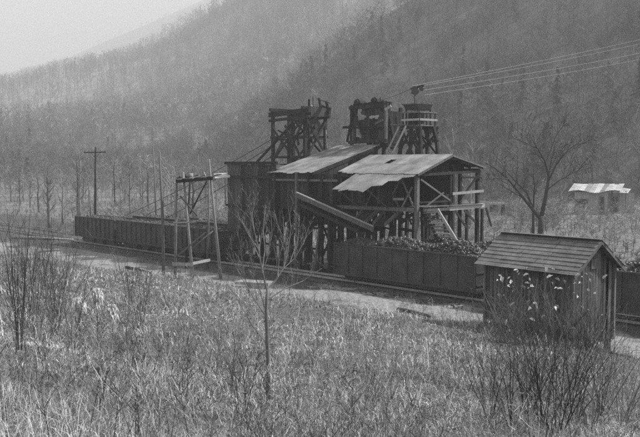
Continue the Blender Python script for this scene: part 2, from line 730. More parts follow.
def coupler(root, x, s):
    c = MB()
    c.box((x + s * .3, 0, .95), (.6, .2, .2))
    c.box((x + s * .62, 0, .95), (.2, .32, .3))
    c.tube([(x + s * .25, .25, .9), (x + s * .45, .3, .6), (x + s * .75, .2, .55)], .04, 6)
    local("coupler", c, M_IRON, root)


def grab_ladder(root, x, y, z0, z1, n):
    for i in range(n):
        z = z0 + (z1 - z0) * i / (n - 1)
        local("rung", MB().tube([(x - .22, y, z), (x - .2, y - .06 * (1 if y < 0 else -1) * -1, z), (x + .2, y, z)], .022, 5), M_GREY, root)


def coal_car(label, group, loc_a, b_, ln, top, floor, ribs, hopper, name):
    t = thing(name, label, "coal car", L(loc_a, b_, 0), ROTZ, group)
    hw = 1.47
    for s in (-1, 1):
        side = local("side_panel", MB().box((0, s * hw, (top + floor) / 2), (ln, .05, top - floor)), M_CAR, t)
        cap = MB().box((0, s * (hw + .02), top + .04), (ln + .1, .16, .10))
        local("top_chord", cap, M_CAR, t)
        local("side_sill", MB().box((0, s * (hw + .01), floor - .06), (ln, .14, .2)), M_CAR, t)
        for i in range(ribs + 1):
            x = -ln / 2 + .06 + (ln - .12) * i / ribs
            local("rib", MB().box((x, s * (hw + .07), (top + floor) / 2 + .02), (.11, .1, top - floor - .06)), M_CAR, t)
    for s in (-1, 1):
        local("end_panel", MB().box((s * ln / 2, 0, (top + floor) / 2 + (.15 if hopper else 0)), (.06, 2 * hw, (top - floor) * (.8 if hopper else 1.0))), M_CAR, t)
        e = MB()
        for z in (floor + .3, (floor + top) / 2, top - .15):
            e.box((s * (ln / 2 + .06), 0, z + .05), (.08, 2 * hw - .1, .1))
        local("end_stake", e, M_CAR, t)
        local("end_sill", MB().box((s * ln / 2, 0, floor - .05), (.3, 2 * hw + .1, .3)), M_CAR, t)
        coupler(t, s * (ln / 2 + .12), s)
        grab_ladder(t, s * (ln / 2 - .35), -(hw + .16), floor + .15, top - .15, 5)
        truck(t, s * (ln / 2 - 1.75))
    local("floor_plate", MB().box((0, 0, floor + .02), (ln - .1, 2 * hw - .1, .06)), M_CAR, t)
    local("center_sill", MB().box((0, 0, .88), (ln - .3, .35, .22)), M_IRON, t)
    if hopper:
        for x in (-1.25, 1.25):
            h = MB()
            for y in (-.75, .75):
                b0 = len(h.v)
                h.v += [(x - 1.15, y - .68, floor - .1), (x + 1.15, y - .68, floor - .1), (x + 1.15, y + .68, floor - .1), (x - 1.15, y + .68, floor - .1),
                        (x - .3, y - .6, .45), (x + .3, y - .6, .45), (x + .3, y + .6, .45), (x - .3, y + .6, .45)]
                h.f += [tuple(b0 + i for i in q) for q in ((0, 1, 5, 4), (1, 2, 6, 5), (2, 3, 7, 6), (3, 0, 4, 7), (4, 5, 6, 7))]
            local("hopper_door", h, M_IRON, t)
    else:
        local("brake_rigging", MB().tube([(-ln * .2, -.6, .7), (ln * .2, -.6, .7)], .04, 6).tube([(-.4, -.75, .75), (.4, -.75, .75)], .18, 8), M_IRON, t)
    return t


def lumps(n, area, zfun, rlo, rhi, seed):
    """rough polyhedral coal lumps piled on a surface"""
    r = np.random.default_rng(seed)
    base = np.array([(0, 0, 1), (.9, 0, .1), (.28, .86, .05), (-.73, .53, .12), (-.73, -.53, .0), (.28, -.86, .1), (0, 0, -1)])
    tri = np.array([(0, 1, 2), (0, 2, 3), (0, 3, 4), (0, 4, 5), (0, 5, 1), (6, 2, 1), (6, 3, 2), (6, 4, 3), (6, 5, 4), (6, 1, 5)])
    VV, TT = [], []
    for k in range(n):
        x = r.uniform(area[0], area[1])
        y = r.uniform(area[2], area[3])
        rr = rlo + (rhi - rlo) * r.random() ** 2.2
        q = base * (1 + r.normal(size=(7, 3)) * .38) * rr * np.array([1.15, r.uniform(.4, 1), r.uniform(.35, .8)])
        A = np.linalg.qr(r.normal(size=(3, 3)))[0]
        if np.linalg.det(A) < 0:
            A[:, 0] *= -1
        VV.append(q @ A.T + np.array([x, y, zfun(x, y) + rr * .25]))
        TT.append(tri + 7 * k)
    return np.concatenate(VV), np.concatenate(TT)


def coal_load(label, loc_a, b_, ln, top, heap, n, rlo, rhi, seed, lean=0.0):
    hx, hy = ln / 2 - .12, 1.36

    def zf(x, y):
        e = max(0, 1 - (abs(y) / hy) ** 2.2) * max(0, min(1, (hx - abs(x)) / 1.6)) ** .7
        return top - .25 + heap * e * (1 + .3 * math.sin(x * 1.1 + seed) + lean * x / hx)
    vs, ts = [], []
    nxx, nyy = 60, 12
    for i in range(nxx + 1):
        for j in range(nyy + 1):
            x, y = -hx + 2 * hx * i / nxx, -hy + 2 * hy * j / nyy
            vs.append((x, y, zf(x, y) + random.uniform(-.05, .05)))
    for i in range(nxx):
        for j in range(nyy):
            a_ = i * (nyy + 1) + j
            ts += [(a_, a_ + nyy + 1, a_ + nyy + 2), (a_, a_ + nyy + 2, a_ + 1)]
    lv, lt = lumps(n, (-hx, hx, -hy, hy), zf, rlo, rhi, seed)
    o = big_mesh("coal_load", np.concatenate([np.array(vs), lv]), np.concatenate([np.array(ts), lt + len(vs)]), M_COAL)
    o.location = L(loc_a, b_, 0)
    o.rotation_euler = (0, 0, ROTZ)
    return tag(o, label, "coal", "coal loads in the cars", kind="stuff")


G_H = "hopper cars standing by the tipple"
for i, (a_, lab, lod) in enumerate((
        (-41.4, "ribbed steel hopper car at the end of the line past the utility pole", "coal heaped in the hopper car past the utility pole"),
        (-31.2, "ribbed steel hopper car coupled between two others past the pole trestle", "coal heaped in the middle hopper of the waiting cars"),
        (-21.0, "ribbed steel hopper car standing behind the rough pole trestle", "coal heaped in the hopper behind the pole trestle"))):
    coal_car(lab, G_H, a_, TRK1, 9.5, 3.35, 1.15, 9, True, "hopper_car")
    coal_load(lod, a_, TRK1, 9.5, 3.35, .30, 420, .05, .16, 30 + i)
coal_car("long steel gondola heaped with lump coal before the tipple", "gondola cars", 7.45, TRK1, 14.5, 3.3, .95, 9, False, "gondola_car")
coal_load("big pale-edged lumps of coal heaped in the long gondola", 7.45, TRK1, 14.5, 3.3, .75, 4200, .03, .24, 3, .2)
coal_car("dark coal car standing on the inner track under the loading shed", "gondola cars", 9.0, TRK2, 10.6, 3.3, .95, 8, False, "gondola_car")
coal_load("fine dark coal heaped in the car under the loading shed", 9.0, TRK2, 10.6, 3.3, .7, 900, .05, .2, 4, -.1)
coal_car("dark coal car coming out from behind the plank shed", "gondola cars", 23.3, TRK1, 14.5, 3.3, .95, 9, False, "gondola_car")
coal_load("lump coal heaped in the car behind the plank shed", 23.3, TRK1, 14.5, 3.3, .85, 2000, .03, .27, 9)
for i, (a_, lab, lod) in enumerate((
        (-35.5, "empty-looking hopper car on the inner track behind the waiting cars", "low coal in the inner hopper past the pole trestle"),
        (-25.0, "inner-track hopper car close to the tall board bin", "low coal in the inner hopper near the board bin"))):
    coal_car(lab, G_H, a_, TRK2, 9.5, 3.45, 1.15, 9, True, "hopper_car")
    coal_load(lod, a_, TRK2, 9.5, 3.45, .4, 320, .05, .16, 50 + i)


# ------------------------------------------------------------------ board walls
def board_wall(root, p0, p1, z0, z1, w, m, name="plank", gap=.015, t=.04, jz=.12, girts=(), face=None, gm=None, skip=()):
    """vertical boards from p0 to p1 (ground-plan points), each its own piece, on girts"""
    p0, p1 = Vector(p0), Vector(p1)
    d = (p1 - p0)
    ln = Vector((d.x, d.y, 0)).length
    d = Vector((d.x, d.y, 0)).normalized()
    nrm = Vector((d.y, -d.x, 0))
    n = max(1, round(ln / w))
    w = ln / n
    for i in range(n):
        f = (i + .5) / n
        if i in skip:
            continue
        c = p0 + d * ln * f
        a0 = z0(f) if callable(z0) else z0
        a1 = z1(f) if callable(z1) else z1
        lo, hi = a0 + random.uniform(-jz, jz), a1 + random.uniform(-jz, jz) * .4
        off = nrm * random.uniform(-.012, .012)
        tilt = d * random.uniform(-.02, .02)
        q = MB().beam(Vector((c.x, c.y, lo)) + off - tilt, Vector((c.x, c.y, hi)) + off + tilt, t, w - gap, up=d)
        q.build(name, m, root)
    for z in girts:
        o_ = nrm * -(t / 2 + .07)
        bm(root, "girt", Vector((p0.x, p0.y, z)) + o_, Vector((p1.x, p1.y, z)) + o_, .12, .16, gm or m)


# ------------------------------------------------------------------ tipple: the tall board bin
tb = thing("coal_bin", "tall dark board-sided coal bin on timber posts", "coal bin", L(-14, 8, 0))
binL, binR = -20.1, -8.4
board_wall(tb, L(binL, 4, 0), L(-12.2, 4, 0), lambda f: 2.2 if f < .5 else 4.6, 9.75, .56, mat("bin_boards", .025, .10, scale=3.0, bump=.5, stretch=(2.5, 2.5, .3), rnd=.7), gap=.05, girts=(4.9, 7.2))
board_wall(tb, L(-12.2, 4.05, 0), L(-3.3, 4.05, 0), lambda f: 5.8, 8.9, .5, M_BOARD, gap=.03, girts=(6.4, 8.2))
board_wall(tb, L(binL, 11, 0), L(binL, 4, 0), 2.2, 9.7, .6, M_BOARD, gap=.03)
board_wall(tb, L(-8.4, 4.3, 0), L(-8.4, 11, 0), 5.8, 8.8, .6, M_BOARD, gap=.03)
board_wall(tb, L(-12.3, 11, 0), L(binL, 11, 0), 3.5, 9.8, .6, M_BOARD, gap=.03)
bm(tb, "cap_timber", L(binL - .2, 3.85, 9.9), L(-11.9, 3.85, 9.9), .25, .28, M_DARK)
bm(tb, "waler", L(binL - .1, 3.88, 8.55), L(-11.9, 3.88, 8.5), .16, .22, M_DARK)
bm(tb, "waler", L(-12.5, 3.8, 8.3), L(-3.4, 3.8, 8.35), .16, .2, M_GREY)
bm(tb, "waler", L(binL - .1, 3.88, 5.6), L(-11.9, 3.88, 5.6), .16, .22, M_DARK)
tb_floor = MB().poly([L(binL, 4.1, 5.7), L(-3.4, 4.1, 5.7), L(-3.4, 11, 5.7), L(binL, 11, 5.7)], .25).build("bin_floor", M_DARK, tb)
MB().poly([L(binL + .1, 4.2, 9.3), L(-12.4, 4.2, 9.3), L(-12.4, 10.9, 9.6), L(binL + .1, 10.9, 9.6)], .1).build("coal_surface", M_COAL, tb)
for k, a_ in enumerate((-19.8, -18.2, -16.6, -15.0, -13.6, -12.1, -10.7, -9.3, -7.8, -6.3, -4.8, -3.4)):
    for b_ in (4.35, 8.4, 10.8):
        lean = random.uniform(-.12, .12)
        top = 5.6
        MB().tube([L(a_ + lean, b_, -.1), L(a_, b_, top)], [.16, .15], 8).build("post", M_DARK if (k + int(b_)) % 3 else M_GREY, tb)
for k, (a0, a1) in enumerate(((-18.2, -15.0), (-13.6, -10.7), (-9.3, -6.3), (-6.3, -3.4))):
    bm(tb, "brace", L(a0, 4.16, .6), L(a1, 4.16, 5.3), .07, .2, M_DARK)
    bm(tb, "brace", L(a1, 4.06, .6), L(a0, 4.06, 5.3), .07, .2, M_DARK if k % 2 else M_GREY)
    bm(tb, "brace", L(a0, 8.2, .6), L(a1, 8.2, 5.3), .07, .2, M_DARK)
for z in (2.0, 3.9):
    bm(tb, "girt", L(-19.9, 4.12, z), L(-3.3, 4.12, z + .05), .08, .2, M_DARK)
bm(tb, "bottom_sill", L(-20.2, 4.35, .12), L(-3.0, 4.35, .12), .3, .26, M_DARK)
for i in range(6):
    a0 = -20 + i * 2.9
    bm(tb, "walk_plank", L(a0, 3.3 + (i % 2) * .05, .75 + .02 * (i % 2)), L(a0 + 2.85, 3.3, .75), .5, .06, M_GREY)
    bm(tb, "walk_post", L(a0 + .2, 3.3, -.05), L(a0 + .2, 3.3, .71), .14, .14, M_DARK)
for k in range(16):
    a0 = -15.6 + k * .95 + random.uniform(-.3, .3)
    b_ = random.choice((2.9, 3.4, 5.2, 6.8))
    if a0 > -1.2 and b_ < 4:
        b_ = 5.2
    zt_ = random.uniform(3.2, 5.5)
    MB().tube([L(a0, b_, -.1), L(a0 + random.uniform(-.9, .9), b_ + .2, zt_)], [.13, .10], 6).build("prop", M_GREY if k % 2 == 0 else M_DARK, tb)
# tall posts carrying the roof in front of the wall
for a_, z in ((-12.1, 8.9), (-8.9, 9.0), (-7.2, 9.1), (-5.4, 8.7)):
    bm(tb, "roof_post", L(a_, 3.72, .05), L(a_, 3.72, z), .22, .22, M_GREY if a_ == -8.9 else M_DARK)

# ------------------------------------------------------------------ tipple: screen house with its long lean-to roof
sh = thing("screen_house_roof", "long sheet-iron lean-to roof pitched down toward the tracks beside the bin", "roof", L(-10, 8, 0))
R1 = dict(a0=-13.0, a1=-6.75, b0=3.9, b1=12.6, z0=9.1, z1=11.62)


def roof_pt(R, fa, fb, dz=0.0):
    return L(R['a0'] + (R['a1'] - R['a0']) * fa, R['b0'] + (R['b1'] - R['b0']) * fb, R['z0'] + (R['z1'] - R['z0']) * fb + dz)


def sheet(root, pts, m, waves=5, th=.012, name="roof_sheet", amp=.018):
    """a corrugated iron sheet over the quad p0 p1 (eave) p2 p3 (ridge)"""
    p0, p1, p2, p3 = [Vector(p) for p in pts]
    n = waves * 4
    q = MB()
    nrm = (p1 - p0).cross(p3 - p0).normalized()
    for i in range(n + 1):
        f = i / n
        o_ = nrm * (math.sin(f * waves * 2 * math.pi) * amp)
        lo, hi = p0.lerp(p1, f) + o_, p3.lerp(p2, f) + o_
        q.v += [tuple(lo), tuple(hi), tuple(lo - nrm * th), tuple(hi - nrm * th)]
    for i in range(n):
        b_ = i * 4
        q.f += [(b_, b_ + 4, b_ + 5, b_ + 1), (b_ + 2, b_ + 3, b_ + 7, b_ + 6), (b_, b_ + 2, b_ + 6, b_ + 4), (b_ + 1, b_ + 5, b_ + 7, b_ + 3)]
    return q.build(name, m, root)


NS = 8
for j in range(3):
    for i in range(NS):
        fa0, fa1 = i / NS - .004, (i + 1) / NS + .004
        fb0, fb1 = j / 3 - .02, (j + 1) / 3 + .015
        if j == 0:
            fb0 += random.uniform(-.05, .03)
        dz = .012 * j + .004 * (i % 2) + random.uniform(0, .012)
        sheet(sh, [roof_pt(R1, fa0, fb0, dz), roof_pt(R1, fa1, fb0, dz), roof_pt(R1, fa1, fb1, dz + .01), roof_pt(R1, fa0, fb1, dz + .01)], M_TIN)
for i in range(5):
    f = (i + .02 + i * .0) / 4 * .98 + .01
    bm(sh, "rafter", roof_pt(R1, f, -.01, -.16), roof_pt(R1, f, 1, -.16), .12, .2, M_DARK)
for f in (.03, .35, .68, .98):
    bm(sh, "purlin", roof_pt(R1, 0, f, -.05), roof_pt(R1, 1, f, -.05), .1, .08, M_DARK)
bm(sh, "fascia", roof_pt(R1, 1.004, 0, -.17), roof_pt(R1, 1.004, 1, -.17), .05, .3, M_DARK)
board_wall(sh, L(-6.8, 4.4, 0), L(-6.8, 12.4, 0), 6.0, lambda f: 8.95 + 2.4 * f, .5, M_BOARD, gap=.04)
for b_ in (8.5, 12.3):
    for a_ in (-12.8, -6.95):
        bm(sh, "post", L(a_, b_, 0), L(a_, b_, 9.0 + (b_ - 3.9) * .29 - .3), .22, .22, M_DARK)

# ------------------------------------------------------------------ tipple: gabled loading shed over the cars
ls = thing("loading_shed", "open gabled loading shed with ragged sheet-iron roof over the coal cars", "shed", L(2, 8, 0))
GA0, GA1, GBE, GBR, GBB = -3.3, 6.3, 3.5, 7.75, 12.0
ZE, ZR, ZB = 9.08, 10.62, 9.65


def gab(a_, b_, dz=0.0):
    if b_ <= GBR:
        z = ZE + (b_ - GBE) * (ZR - ZE) / (GBR - GBE)
    else:
        z = ZR + (b_ - GBR) * (ZB - ZR) / (GBB - GBR)
    return L(a_, b_, z + dz)


NC = 13
for i in range(NC):
    a0 = GA0 + (GA1 - GA0) * i / NC
    a1 = GA0 + (GA1 - GA0) * (i + 1) / NC + .05
    for j in range(2):
        b0 = GBE + (GBR - GBE) * j / 2 - .1
        b1 = GBE + (GBR - GBE) * (j + 1) / 2
        if j == 0:
            b0 += random.uniform(-.12, .18) + (.15 if i == 0 else 0)
        if (i, j) == (5, 1):
            b0 += 1.05      # a sheet has slipped and left a hole
        dz = .014 * j + .004 * (i % 2) + random.uniform(0, .01)
        sheet(ls, [gab(a0, b0, dz), gab(a1, b0, dz), gab(a1, b1, dz + .01), gab(a0, b1, dz + .01)], M_TIN)
    b0 = GBR
    for (q0, q1) in ((GBB + .1, 9.8), (9.9, GBR)):
        dz = .004 * (i % 2)
        sheet(ls, [gab(a1, q0, dz), gab(a0, q0, dz), gab(a0, q1, dz + .012), gab(a1, q1, dz + .012)], M_TIN2)
# the lower flap of loose sheets reaching out over the gondola
for i in range(7):
    a0 = -.75 + i * .98
    a1 = a0 + 1.02
    bl = .45 if i < 4 else .45 + (i - 3) * .85
    pts = []
    dz = -.03 - .004 * (i % 2)

    def ext(a_, b_):
        return L(a_, b_, ZE + (b_ - GBE) * .455 + dz)
    sheet(ls, [ext(a0, bl + random.uniform(-.25, .2)), ext(a1, bl + random.uniform(-.2, .3)), ext(a1, GBE + .35), ext(a0, GBE + .35)],
          M_TIN if i not in (2,) else M_TIN2)
    if i in (0, 2, 4, 6):
        bm(ls, "rafter", L(a0 + .3, bl + .15, ZE + (bl + .15 - GBE) * .455 - .14), L(a0 + .3, GBE + .3, ZE + .02), .1, .14, M_DARK)
bm(ls, "purlin", L(-.7, .9, ZE - 2.6 * .455 - .11), L(3.2, .9, ZE - 2.6 * .455 - .11), .1, .1, M_DARK)
for a_ in (-.5, 3.0):
    bm(ls, "flap_prop", L(a_, 3.4, 6.2), L(a_, 1.0, 7.75), .1, .1, M_GREY)
for i in range(8):
    a_ = GA0 + .15 + (GA1 - GA0 - .3) * i / 7
    bm(ls, "rafter", gab(a_, GBE, -.15), gab(a_, GBR, -.15), .1, .18, M_DARK)
    bm(ls, "rafter", gab(a_, GBB, -.15), gab(a_, GBR, -.15), .1, .18, M_DARK)
for b_ in (GBE + .15, 5.6, GBR, 9.8, GBB - .1):
    bm(ls, "purlin", gab(GA0, b_, -.06), gab(GA1, b_, -.06), .1, .08, M_DARK)
# dark boards added inside the open gable for its shade, cut to the slope
for i in range(15):
    b0 = GBE + .35 + (GBB - GBE - .7) * i / 15
    b1 = GBE + .35 + (GBB - GBE - .7) * (i + 1) / 15 - .02
    base = 9.02 + .3 * (i / 15)
    t0, t1 = gab(0, b0).z - .1, gab(0, b1).z - .1
    if t0 < base + .05 and t1 < base + .05:
        continue
    MB().poly([L(GA1 - 1.9, b0, base), L(GA1 - 1.9, b1, base), L(GA1 - 1.9, b1, max(t1, base + .03)), L(GA1 - 1.9, b0, max(t0, base + .03))], .04).build("gable_shade_board", M_BOARD, ls)
bm(ls, "barge_board", gab(GA1 + .02, GBE - .1, -.08), gab(GA1 + .02, GBR, -.08), .04, .18, M_GREY)
bm(ls, "barge_board", gab(GA1 + .02, GBB + .15, -.08), gab(GA1 + .02, GBR, -.08), .04, .18, M_GREY)
bm(ls, "tie_beam", L(GA1 - .3, GBE + .2, 8.95), L(GA1 - .3, GBB - .2, 9.2), .18, .22, M_DARK)
# posts
bm(ls, "corner_post", L(5.9, 3.75, 0), L(5.9, 3.75, 9.0), .30, .30, M_GREY)
bm(ls, "post", L(5.9, 7.9, 0), L(5.9, 7.9, 9.1), .26, .26, M_DARK)
bm(ls, "post", L(5.9, 9.2, 0), L(5.9, 9.2, 9.1), .24, .24, M_DARK)
bm(ls, "post", L(5.9, 11.6, 0), L(5.9, 11.6, 9.3), .28, .28, M_DARK)
for a_ in (-3.0, .2, 3.2):
    bm(ls, "post", L(a_, 3.9, 0), L(a_, 3.9, 9.0), .26, .26, M_DARK)
    bm(ls, "post", L(a_, 11.6, 0), L(a_, 11.6, 9.3), .26, .26, M_DARK)
bm(ls, "plate", L(-3.3, 3.75, 8.85), L(6.1, 3.75, 8.9), .2, .26, M_DARK)
bm(ls, "plate", L(-3.3, 11.6, 9.3), L(6.1, 11.6, 9.3), .2, .26, M_DARK)
# braces of the open right end
bm(ls, "brace", L(6.08, 9.2, 7.0), L(6.08, 11.5, 8.9), .08, .18, M_DARK)
bm(ls, "brace", L(6.08, 4.0, 8.6), L(6.08, 7.7, 6.8), .08, .14, M_GREY)
bm(ls, "rail_board", L(6.1, 8.0, 7.35), L(6.1, 12.2, 7.5), .06, .22, M_PALE)
bm(ls, "girt", L(6.1, 9.2, 8.7), L(6.1, 11.9, 8.65), .08, .16, M_DARK)
bm(ls, "girt", L(6.05, 3.9, 6.75), L(6.05, 7.9, 6.75), .08, .14, M_DARK)
# boarded screen box behind the front posts, with trussed panel
board_wall(ls, L(-3.2, 4.3, 0), L(3.1, 4.3, 0), 6.35, 8.7, .45, M_BOARD, gap=.02)
board_wall(ls, L(-3.2, 8.2, 0), L(5.5, 8.2, 0), 5.6, 9.2, .5, M_BOARD, gap=.02)
MB().poly([L(-3.2, 4.4, 6.0), L(5.4, 4.4, 6.0), L(5.4, 8.2, 6.6), L(-3.2, 8.2, 6.6)], .15).build("screen_deck", M_DARK, ls)
bm(ls, "girder", L(-3.4, 3.7, 6.05), L(5.9, 3.7, 6.15), .2, .3, M_GREY)
bm(ls, "girder", L(-3.4, 3.66, 5.3), L(5.8, 3.66, 5.35), .14, .16, M_DARK)
for (a0, z0, a1, z1) in ((3.3, 7.3, 4.3, 8.7), (4.3, 8.7, 5.6, 6.5), (3.3, 7.3, 4.1, 6.3), (4.4, 6.3, 5.5, 8.0), (0.3, 6.3, 1.6, 8.6)):
    bm(ls, "truss_brace", L(a0, 3.62, z0), L(a1, 3.62, z1), .07, .14, M_GREY)
bm(ls, "plank", L(3.5, 3.5, 6.95), L(4.7, 3.5, 7.0), .06, .2, M_PALE)
# loading lips that throw the coal into the gondola
for a0, a1 in ((-.2, 1.6), (2.3, 4.0)):
    q = MB().poly([L(a0, 4.3, 6.0), L(a1, 4.3, 6.0), L(a1 - .2, 2.2, 4.75), L(a0 + .2, 2.2, 4.75)], .06)
    q.build("chute_lip", M_DARK, ls)
    for a_, s in ((a0, .2), (a1, -.2)):
        MB().poly([L(a_, 4.3, 6.0), L(a_ + s, 2.2, 4.75), L(a_ + s, 2.2, 5.05), L(a_, 4.3, 6.5)], .05).build("chute_cheek", M_GREY, ls)
for k in range(5):
    a0 = 2.0 + k * .55
    bm(ls, "screen_bar", L(a0, 3.5, 5.9), L(a0 + .5, 2.9, 4.9), .06, .1, M_GREY if k % 2 else M_DARK)

ri = random.Random(21)
for k in range(26):
    a0, b_ = ri.uniform(-3, 5.6), ri.uniform(4.4, 7.8)
    z0 = ri.uniform(3.6, 5.6)
    if k % 3 == 0:
        bm(ls, "inner_timber", L(a0, b_, .0), L(a0 + ri.uniform(-.1, .1), b_, 6.0), .2, .2, M_GREY if k % 2 else M_DARK) if not 4.5 < b_ < 7.7 or a0 < 3.2 else None
    else:
        bm(ls, "inner_timber", L(a0, b_, max(z0, 4.3)), L(a0 + ri.uniform(-1.6, 1.6), b_ + ri.uniform(-.3, .3), z0 + ri.uniform(.2, 1.2)), ri.uniform(.08, .16), ri.uniform(.12, .26), M_GREY if k % 2 else M_DARK)
for k in range(5):
    a0 = -2.6 + k * 1.5
    bm(ls, "hanging_board", L(a0, 3.45, 6.6 + ri.uniform(-.2, .2)), L(a0 + ri.uniform(-.3, .5), 3.42, 8.3 + ri.uniform(-.5, .3)), .05, .2, M_GREY if k % 2 else M_DARK)
# ------------------------------------------------------------------ landing and stair at the open end
ld = thing("stair_landing", "timber landing with braces and a steep stair at the shed's open end", "landing", L(6.3, 9, 0))
zt = 6.15
bm(ld, "landing_beam", L(6.35, 7.2, zt), L(6.35, 11.9, zt + .12), .22, .34, M_PALE)
for i in range(9):
    b_ = 7.4 + i * .5
    bm(ld, "deck_plank", L(4.4, b_, zt + .24 + .01 * (i % 2)), L(6.6, b_, zt + .24), .46, .05, M_GREY)
for b_ in (9.6, 11.7):
    bm(ld, "post", L(6.35, b_, 0), L(6.35, b_, zt - .17), .2, .2, M_DARK)
bm(ld, "brace", L(6.47, 9.1, zt - .2), L(6.47, 10.6, 4.9), .08, .18, M_DARK)
bm(ld, "brace", L(6.47, 12.1, zt - .1), L(6.47, 12.9, 4.4), .08, .18, M_DARK)
bm(ld, "brace", L(6.47, 7.9, zt - .2), L(6.47, 9.4, 4.5), .08, .18, M_DARK)
# stair going down beside the gondola
for i in range(6):
    b_ = 4.2 + i * .5
    bm(ld, "deck_plank", L(4.9, b_, zt + .24 + .01 * (i % 2)), L(6.6, b_, zt + .24), .46, .05, M_GREY)
bm(ld, "landing_beam", L(6.45, 3.95, zt), L(6.45, 7.1, zt), .18, .26, M_GREY)
bm(ld, "stringer", at(437.5, 209.5, 4.0), at(458, 243, 3.7), .1, .24, M_PALE)
bm(ld, "stringer", at(424, 211, 4.4), at(438, 240, 4.2), .1, .22, M_DARK)
for i in range(8):
    f = i / 7.4
    bm(ld, "tread", at(425 + 13 * f, 213 + 25 * f, 4.35), at(438 + 17 * f, 212 + 27 * f, 3.95), .3, .1, M_GREY if i % 3 else M_PALE)
bm(ld, "handrail", at(424, 208, 4.2), at(444, 192.5, 5.4), .1, .12, M_PALE)
bm(ld, "handrail_post", at(424.5, 226, 4.5), at(424.5, 207, 4.5), .1, .1, M_DARK)
for k in range(4):
    bm(ld, "kick_board", at(436 + k * 3, 207, 7.2), at(438.5 + k * 3, 194 + (3 - k) * 3, 7.3), .05, .42, M_DARK)

# ------------------------------------------------------------------ loading chute from the bin to the gondola
ch = thing("loading_chute", "long inclined trough chute sloping from the bin down to the gondola", "chute", L(-3, 2.6, 3))
c0, c1 = at(301, 195, 2.7), at(378, 229, 2.7)
dn = Vector((V[0], V[1], 0))
bm(ch, "trough_side", c0 - dn * .5, c1 - dn * .5, .08, .42, M_GREY)
bm(ch, "trough_side", c0 + dn * .5, c1 + dn * .5, .08, .42, M_DARK)
bm(ch, "trough_rim", c0 - dn * .54 + Vector((0, 0, .25)), c1 - dn * .54 + Vector((0, 0, .25)), .14, .1, M_PALE)
bm(ch, "trough_floor", c0 - Vector((0, 0, .16)), c1 - Vector((0, 0, .16)), .95, .06, M_IRON)
d0, d1 = at(301, 203, 2.7), at(368, 234, 2.7)
bm(ch, "stringer", d0 - dn * .45, d1 - dn * .45, .16, .26, M_DARK)
bm(ch, "stringer", d0 + dn * .45, d1 + dn * .45, .16, .26, M_DARK)
for f in (.05, .35, .65, .95):
    bm(ch, "crosstie", d0.lerp(d1, f) - dn * .7 + Vector((0, 0, .2)), d0.lerp(d1, f) + dn * .7 + Vector((0, 0, .2)), .12, .14, M_DARK)
for f in (.02, .42):
    p = c0.lerp(c1, f)
    bm(ch, "leg", p - dn * .3 - Vector((0, 0, p.z + .05)), p - dn * .3 - Vector((0, 0, .3)), .18, .18, M_DARK)
    bm(ch, "leg", p + dn * .35 - Vector((0, 0, p.z + .05)), p + dn * .35 - Vector((0, 0, .3)), .18, .18, M_DARK)

# ------------------------------------------------------------------ timber headframe above the bin
hf = thing("timber_headframe", "tall open timber headframe braced with crosses on top of the bin", "headframe", L(-17, 11, 9.7))
HB0, HB1 = 9.6, 12.4


def px(x, y, b_):
    return at(x, y, b_)


xl, xm, xr = 273, 293, 307
for (x, b_, yb) in ((273, HB0, 168), (305, HB0, 166), (289, HB0, 166)):
    p = at(x, 111, b_)
    bm(hf, "post", Vector((p.x, p.y, 5.8)), p, .3, .3, M_DARK)
PB = [at(273, 111, HB0), at(305, 106, HB0)]
dnv = Vector((V[0], V[1], 0)) * (HB1 - HB0)
for p in PB:
    bm(hf, "post", Vector((p.x, p.y, 5.8)) + dnv, Vector((p.x, p.y, 15.2)) + dnv, .3, .3, M_DARK)
mid = (PB[0] + PB[1]) / 2 + dnv
bm(hf, "post", Vector((mid.x, mid.y, 5.8)), Vector((mid.x, mid.y, 15.0)), .24, .24, M_DARK)
uu = Vector((U[0], U[1], 0))
z_ = 15.0
for d_ in (Vector((0, 0, 0)), dnv):
    p, q = PB[0] + d_, PB[1] + d_
    p = Vector((p.x, p.y, z_)) - uu * .6
    q = Vector((q.x, q.y, z_ + .25)) + uu * .7
    bm(hf, "cap_beam", p, q, .3, .5, M_DARK)
    bm(hf, "cap_beam", p - Vector((0, 0, .62)), q - Vector((0, 0, .62)), .26, .28, M_DARK)
for p in PB:
    bm(hf, "cross_cap", Vector((p.x, p.y, z_ + .5)) - dnv * .15, Vector((p.x, p.y, z_ + .5)) + dnv * 1.2, .28, .34, M_DARK)
    bm(hf, "girt", Vector((p.x, p.y, 12.4)), Vector((p.x, p.y, 12.4)) + dnv, .12, .2, M_DARK)


def hpt(fa, fb, z):
    p = PB[0].lerp(PB[1], fa) + dnv * fb
    return Vector((p.x, p.y, z))


for (f0, g0, z0, f1, g1, z1) in (
        (0, -.06, 10.0, .95, -.06, 14.4), (.05, -.1, 13.6, .55, -.1, 11.2), (.45, -.1, 13.8, 1, -.1, 10.0), (1, -.08, 14.3, .5, -.08, 10.4),
        (0, 1.06, 10.0, 1, 1.06, 14.4), (0, 1.1, 14.4, 1, 1.1, 10.2),
        (1.03, 0, 10.4, 1.03, 1, 14.3), (1.06, 0, 14.3, 1.06, 1, 10.4), (-.03, 0, 10.0, -.03, 1, 14.3)):
    bm(hf, "brace", hpt(f0, g0, z0), hpt(f1, g1, z1), .1, .24, M_DARK)
for z, nm in ((10.5, "girt"), (12.6, "girt")):
    bm(hf, nm, hpt(-.05, -.05, z), hpt(1.1, -.05, z), .12, .24, M_DARK)
    bm(hf, nm, hpt(-.05, 1.05, z), hpt(1.05, 1.05, z), .12, .2, M_DARK)
bm(hf, "raker", at(256, 163, HB0), at(294, 122, HB0), .16, .22, M_DARK)
wh = MB().disc(hpt(1.0, .45, 13.6), uu, .85, .14, 20).build("sheave_wheel", M_IRON, hf)
